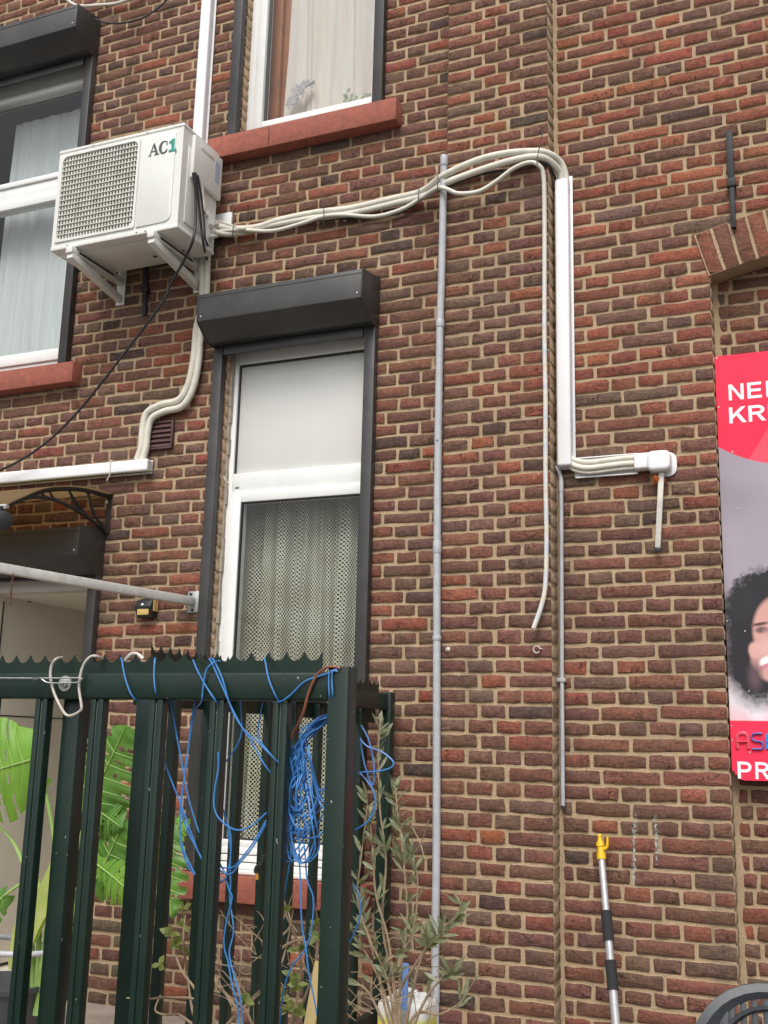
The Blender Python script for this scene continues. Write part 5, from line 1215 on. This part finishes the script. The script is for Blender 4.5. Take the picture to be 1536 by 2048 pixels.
for lst, nl, st in main:
    dy = rn.uniform(-.10, .12)
    P_ = catmull(pl3([(a, b_, OY+dy*(i/len(lst))) for i, (a, b_) in enumerate(lst)]), 8)
    MB().tube(P_, (.0055 if len(lst) > 3 else .0025, .0016), 6, 1).build('branch', TEAK, olv, smooth=True)
    for k in range(int(nl*1.05)):
        t_ = st+(1-st)*rn.random(); i = min(len(P_)-2, int(t_*(len(P_)-1))); p = P_[i]; tg = (P_[i+1]-P_[i]).normalized()
        dd = tg*rn.uniform(.35, 1)+Vector((rn.uniform(-1, 1), rn.uniform(-.8, .5), rn.uniform(-.3, .5)))*.75
        leafblade(V, Fs, p, dd, rn.uniform(.038, .074), rn.uniform(.010, .016), rn)
for k in range(34):
    p = at(rn.uniform(690, 860), rn.uniform(1860, 2050), OY+rn.uniform(-.1, .15)); dd = Vector((rn.uniform(-1, 1), rn.uniform(-.4, .4), rn.uniform(-.3, .9)))
    m.tube([p, p+dd*.06, p+dd*.12+Vector((0, 0, rn.uniform(-.02, .02)))], (.002, .0009), 5, 2)
    if k % 3 == 0: leafblade(V, Fs, p+dd*.1, dd, .045, .012, rn)
m.build('twigs', TEAK, olv, smooth=True)['kind'] = 'stuff'; lf = MB().add(V, Fs).build('leaves', OLIVE, olv, smooth=True); lf['kind'] = 'stuff'
# young shrub inside the fence
shr = thing('young_shrub', at(480, 2130, -1.75), 'bare twiggy shrub with a few fresh leaf tufts behind the fence bars', 'shrub')
V, Fs = [], []; m = MB(); SY = -1.9
tw = [[(420, 2120), (400, 2000), (365, 1940), (345, 1890), (340, 1850)], [(430, 2120), (392, 2040), (372, 1960), (370, 1880), (368, 1830)], [(450, 2120), (410, 2010), (340, 1995), (300, 1998), (255, 1996)], [(500, 2120), (470, 2020), (430, 1960), (408, 1900), (412, 1870)], [(520, 2120), (500, 2030), (460, 1990), (440, 1975)], [(520, 2120), (540, 2000), (560, 1930), (575, 1880), (590, 1820)], [(560, 2120), (600, 1990), (600, 1900), (570, 1820), (560, 1740)], [(560, 2120), (620, 1960), (640, 1860), (625, 1800)], [(600, 2120), (580, 2010), (560, 1980)], [(400, 2060), (360, 2030), (330, 2030), (312, 2020), (318, 1990)], [(610, 2120), (630, 2000), (650, 1940), (640, 1880)], [(560, 1900), (600, 1880), (640, 1900)], [(545, 1880), (580, 1850), (560, 1790)], [(450, 2050), (520, 1985), (560, 1960)]]
for q, lst in enumerate(tw):
    P_ = catmull(pl3([(a+rn.uniform(-4, 4), b_, SY+rn.uniform(-.03, .06)+(-.28 if q == 2 else 0)*(i/len(lst))) for i, (a, b_) in enumerate(lst)]), 5); MB().tube(P_, (.0042, .0016), 6, 1).build('branch', TEAK, shr, smooth=True)
for (a, b_) in ((340, 1868), (350, 1890), (368, 1820), (372, 1850), (418, 1868), (410, 1890), (380, 1905), (562, 1820), (598, 1900), (630, 1850), (636, 1870), (585, 1950), (595, 1970), (560, 1995), (490, 2000), (600, 2030), (575, 2020), (320, 1930)):
    c = at(a, b_, SY+rn.uniform(-.03, .05))
    for k in range(6):
        an = rn.uniform(0, 6.28); leafblade(V, Fs, c, Vector((math.cos(an), rn.uniform(-.6, .3), math.sin(an)*.8+.4)), rn.uniform(.016, .030), rn.uniform(.012, .019), rn)
for k in range(60):
    p = at(rn.uniform(440, 660), rn.uniform(1850, 2060), SY+rn.uniform(-.02, .25)); dd = Vector((rn.uniform(-1, 1), rn.uniform(-.4, .4), rn.uniform(-.2, .9)))
    m.tube([p, p+dd*.05, p+dd*.1+Vector((0, 0, rn.uniform(-.03, .02)))], (.0018, .0008), 5, 2)
m.build('twigs', TEAK, shr, smooth=True)['kind'] = 'stuff'; lf = MB().add(V, Fs).build('leaves', ROSEL, shr, smooth=True); lf['kind'] = 'stuff'
tag(MB().bar(at(604, 2140, -1.95), at(642, 1925, -1.95), .028, .008, Vector((0, 1, 0))).build('wooden_lath', LATH, None, bevel=.001), 'pale yellow wooden lath leaning left of the corner post', 'lath')

# ------------------------------------------------------------------ jerrycan, scraper, pole, chair
JY = -.62
jer = thing('jerrycan', (at(815, 2060, JY).x, JY, .41), 'white plastic jerrycan of yellow liquid behind the olive shrub', 'jerrycan')
a, b_ = at(768, 1996, JY), at(863, 1996, JY); zt_ = at(815, 1988, JY).z
def can_mat():
    b = NB('jerrycan_plastic'); sp2 = b.n('SeparateXYZ'); b.link(b.pos(), sp2.inputs[0])
    lv = b.ramp(sp2.outputs[2], zt_-.055, zt_-.075); c = b.mix(lv, (.74, .74, .70), (.62, .60, .12)); b.bsdf(c, .35); return b.m
MB().box(a.x, b_.x, JY-.07, JY+.07, .414, zt_-.012).build('body', can_mat(), jer, bevel=.022, seg=4)
MB().box(a.x+.045, b_.x-.03, JY-.0725, JY-.0695, .50, zt_-.10).build('label', simple('jerrycan_label', (.72, .68, .45), .5, var=.1), jer); MB().box(a.x+.01, a.x+.042, JY-.0722, JY-.0692, .50, zt_-.085).build('label_stripe', simple('yellow_label', (.75, .55, .05), .5), jer)
MB().tube([(a.x+.05, JY, zt_-.02), (a.x+.06, JY, zt_+.008), (b_.x-.06, JY, zt_+.008), (b_.x-.05, JY, zt_-.02)], .011, 10, 3).build('handle', can_mat(), jer, smooth=True)
MB().lathe([(.02, -.02), (.02, .012), (.018, .014)], (b_.x-.03, JY, zt_-.005), (0, 0, 1), 16).build('cap', WHITE, jer, smooth=True)
scr = thing('scraper', at(810, 2000, JY-.09), 'blue plastic handle with hanging hole standing against the jerrycan', 'handle')
p0, p1 = at(808, 2020, JY-.085), at(812, 1926, JY-.085)
MB().bar(p0, p1, .022, .009, Vector((0, 1, 0))).build('grip', BLUEP, scr, bevel=.003); MB().lathe([(.0045, 0), (.0045, .0006)], p1+Vector((0, -.0048, -.014)), (0, -1, 0), 10).build('hanging_hole', BLACKP, scr); MB().bar(p0+Vector((0, 0, -.16)), p0, .03, .006, Vector((0, 1, 0))).build('blade', GALV, scr)

pole = thing('telescopic_pole', (-.86, -.34, 0), 'aluminium telescopic pole with yellow valve tip and black foam grips leaning on the wall', 'pole')
pt = at(1203, 1716, -.045)
pbm = at(1233, 2060, -.19); dv = (pbm-pt).normalized()
def pp(px, py):
    "nearest point on the pole axis for a row of the photograph"
    lo_, hi_ = 0., 2.
    for _ in range(40):
        md = (lo_+hi_)/2
        if proj(pt+dv*md)[1] < py: lo_ = md
        else: hi_ = md
    return pt+dv*lo_
gl = pt.z/abs(dv.z)
MB().tube([pt, pp(0, 1830)], .0132, 14, 1).build('upper_tube', ALUB, pole, smooth=True); MB().tube([pp(0, 1880), pp(0, 1920)], .0142, 14, 1).build('middle_tube', ALUB, pole, smooth=True); MB().tube([pp(0, 1975), pt+dv*gl*.985], .0160, 14, 1).build('lower_tube', ALUB, pole, smooth=True)
for y0, y1 in ((1821, 1881), (1920, 1980)):
    A, B = pp(0, y0), pp(0, y1); n2 = 9; prof = []
    for i in range(n2*2+1): prof.append((.0195+(.0012 if i % 2 else 0), (B-A).length*i/(n2*2)))
    MB().lathe(prof, A, B-A, 16).build('foam_grip', FOAMB, pole, smooth=True)
upv = -dv; MB().lathe([(.0175, 0), (.0175, .022), (.015, .024), (.0125, .026), (.0125, .046), (.016, .048), (.016, .064), (.010, .066), (.010, .074), (.0075, .075), (.0075, .083), (.0095, .085), (.0085, .094)], pt-upv*.006, upv, 16).build('valve_body', YELLOW, pole, smooth=True)
vb = pt+upv*.036; MB().tube([vb, vb+Vector((.018, -.002, 0)), vb+Vector((.026, -.003, .012)), vb+Vector((.027, -.003, .045))], (.008, .0045), 8, 3).build('valve_lever', YELLOW, pole, smooth=True)
MB().lathe([(.016, 0), (.02, .015), (.016, .03)], pt+dv*gl*.978, dv, 12).build('foot_cap', BLACKP, pole, smooth=True)

CX, CY = at(1552, 1990, -.78).x, -.78
chair = thing('garden_chair', (CX, CY, 0), 'dark grey plastic garden chair with arched slatted back at the lower right corner', 'chair')
def cb(x, z, dy=0.): return Vector((CX+x, CY+.10*(z-.45)+dy+.10*(abs(x)/.25)**2*-1*.6, z))
ztop = at(1536, 1972, CY).z
def hoop(hw, zt_, zs, pw=2.4, n=20):
    P_ = []
    for i in range(n+1):
        a = math.pi*i/n; cx2, sz2 = math.cos(a), math.sin(a)
        P_.append((-hw*math.copysign(abs(cx2)**(2/pw), cx2), zs+(zt_-zs)*abs(sz2)**(2/pw)))
    return P_
def band(o_, i_, th, nm):
    V = []; n2 = len(o_)
    for (p, q) in zip(o_, i_):
        A, B = cb(*p), cb(*q); mid = A.lerp(B, .5)+Vector((0, -.012, 0))
        V += [A, mid, B, B+Vector((0, th, 0)), A+Vector((0, th, 0))]
    Fs = [(i*5+j, i*5+(j+1) % 5, i*5+5+(j+1) % 5, i*5+5+j) for i in range(n2-1) for j in range(5)]
    MB().add(V, Fs).build(nm, CHAIRP, chair, smooth=True)
band([(-.255, .42)]+hoop(.262, ztop, .60)+[(.255, .42)], [(-.205, .42)]+hoop(.212, ztop-.042, .60)+[(.205, .42)], .016, 'back_frame')
inn = [(-.19, .46)]+hoop(.192, ztop-.060, .60)+[(.19, .46)]
band(inn, [(p[0]*.90, p[1]-.014) for p in inn], .012, 'inner_hoop')
for i in range(9):
    x = -.128+i*.032; zt2 = ztop-.046-.10*(abs(x)/.25)**2
    A, B = cb(x, .45, .006), cb(x, zt2, .006); MB().bar(A, B, .018, .010, Vector((0, 1, 0))).build('slat', CHAIRP, chair, bevel=.002)
for s_ in (-1, 1):
    MB().bar(cb(s_*.165, .47, .006), cb(s_*.150, ztop-.085, .006), .030, .010, Vector((0, 1, 0))).build('slat', CHAIRP, chair, bevel=.002)
    MB().tube([cb(s_*.245, .66), Vector((CX+s_*.275, CY-.2, .66)), Vector((CX+s_*.27, CY-.40, .64)), Vector((CX+s_*.25, CY-.44, .45)), Vector((CX+s_*.26, CY-.48, .01))], .022, 10, 5, flat=.6).build('arm_leg', CHAIRP, chair, smooth=True)
    MB().tube([Vector((CX+s_*.235, CY-.02, .44)), Vector((CX+s_*.26, CY+.03, .2)), Vector((CX+s_*.275, CY+.07, .01))], .022, 10, 4).build('leg', CHAIRP, chair, smooth=True)
MB().prism([(CX-.24, CY-.44), (CX+.24, CY-.44), (CX+.225, CY), (CX-.225, CY)], 'z', .425, .445).build('seat', CHAIRP, chair, bevel=.008)
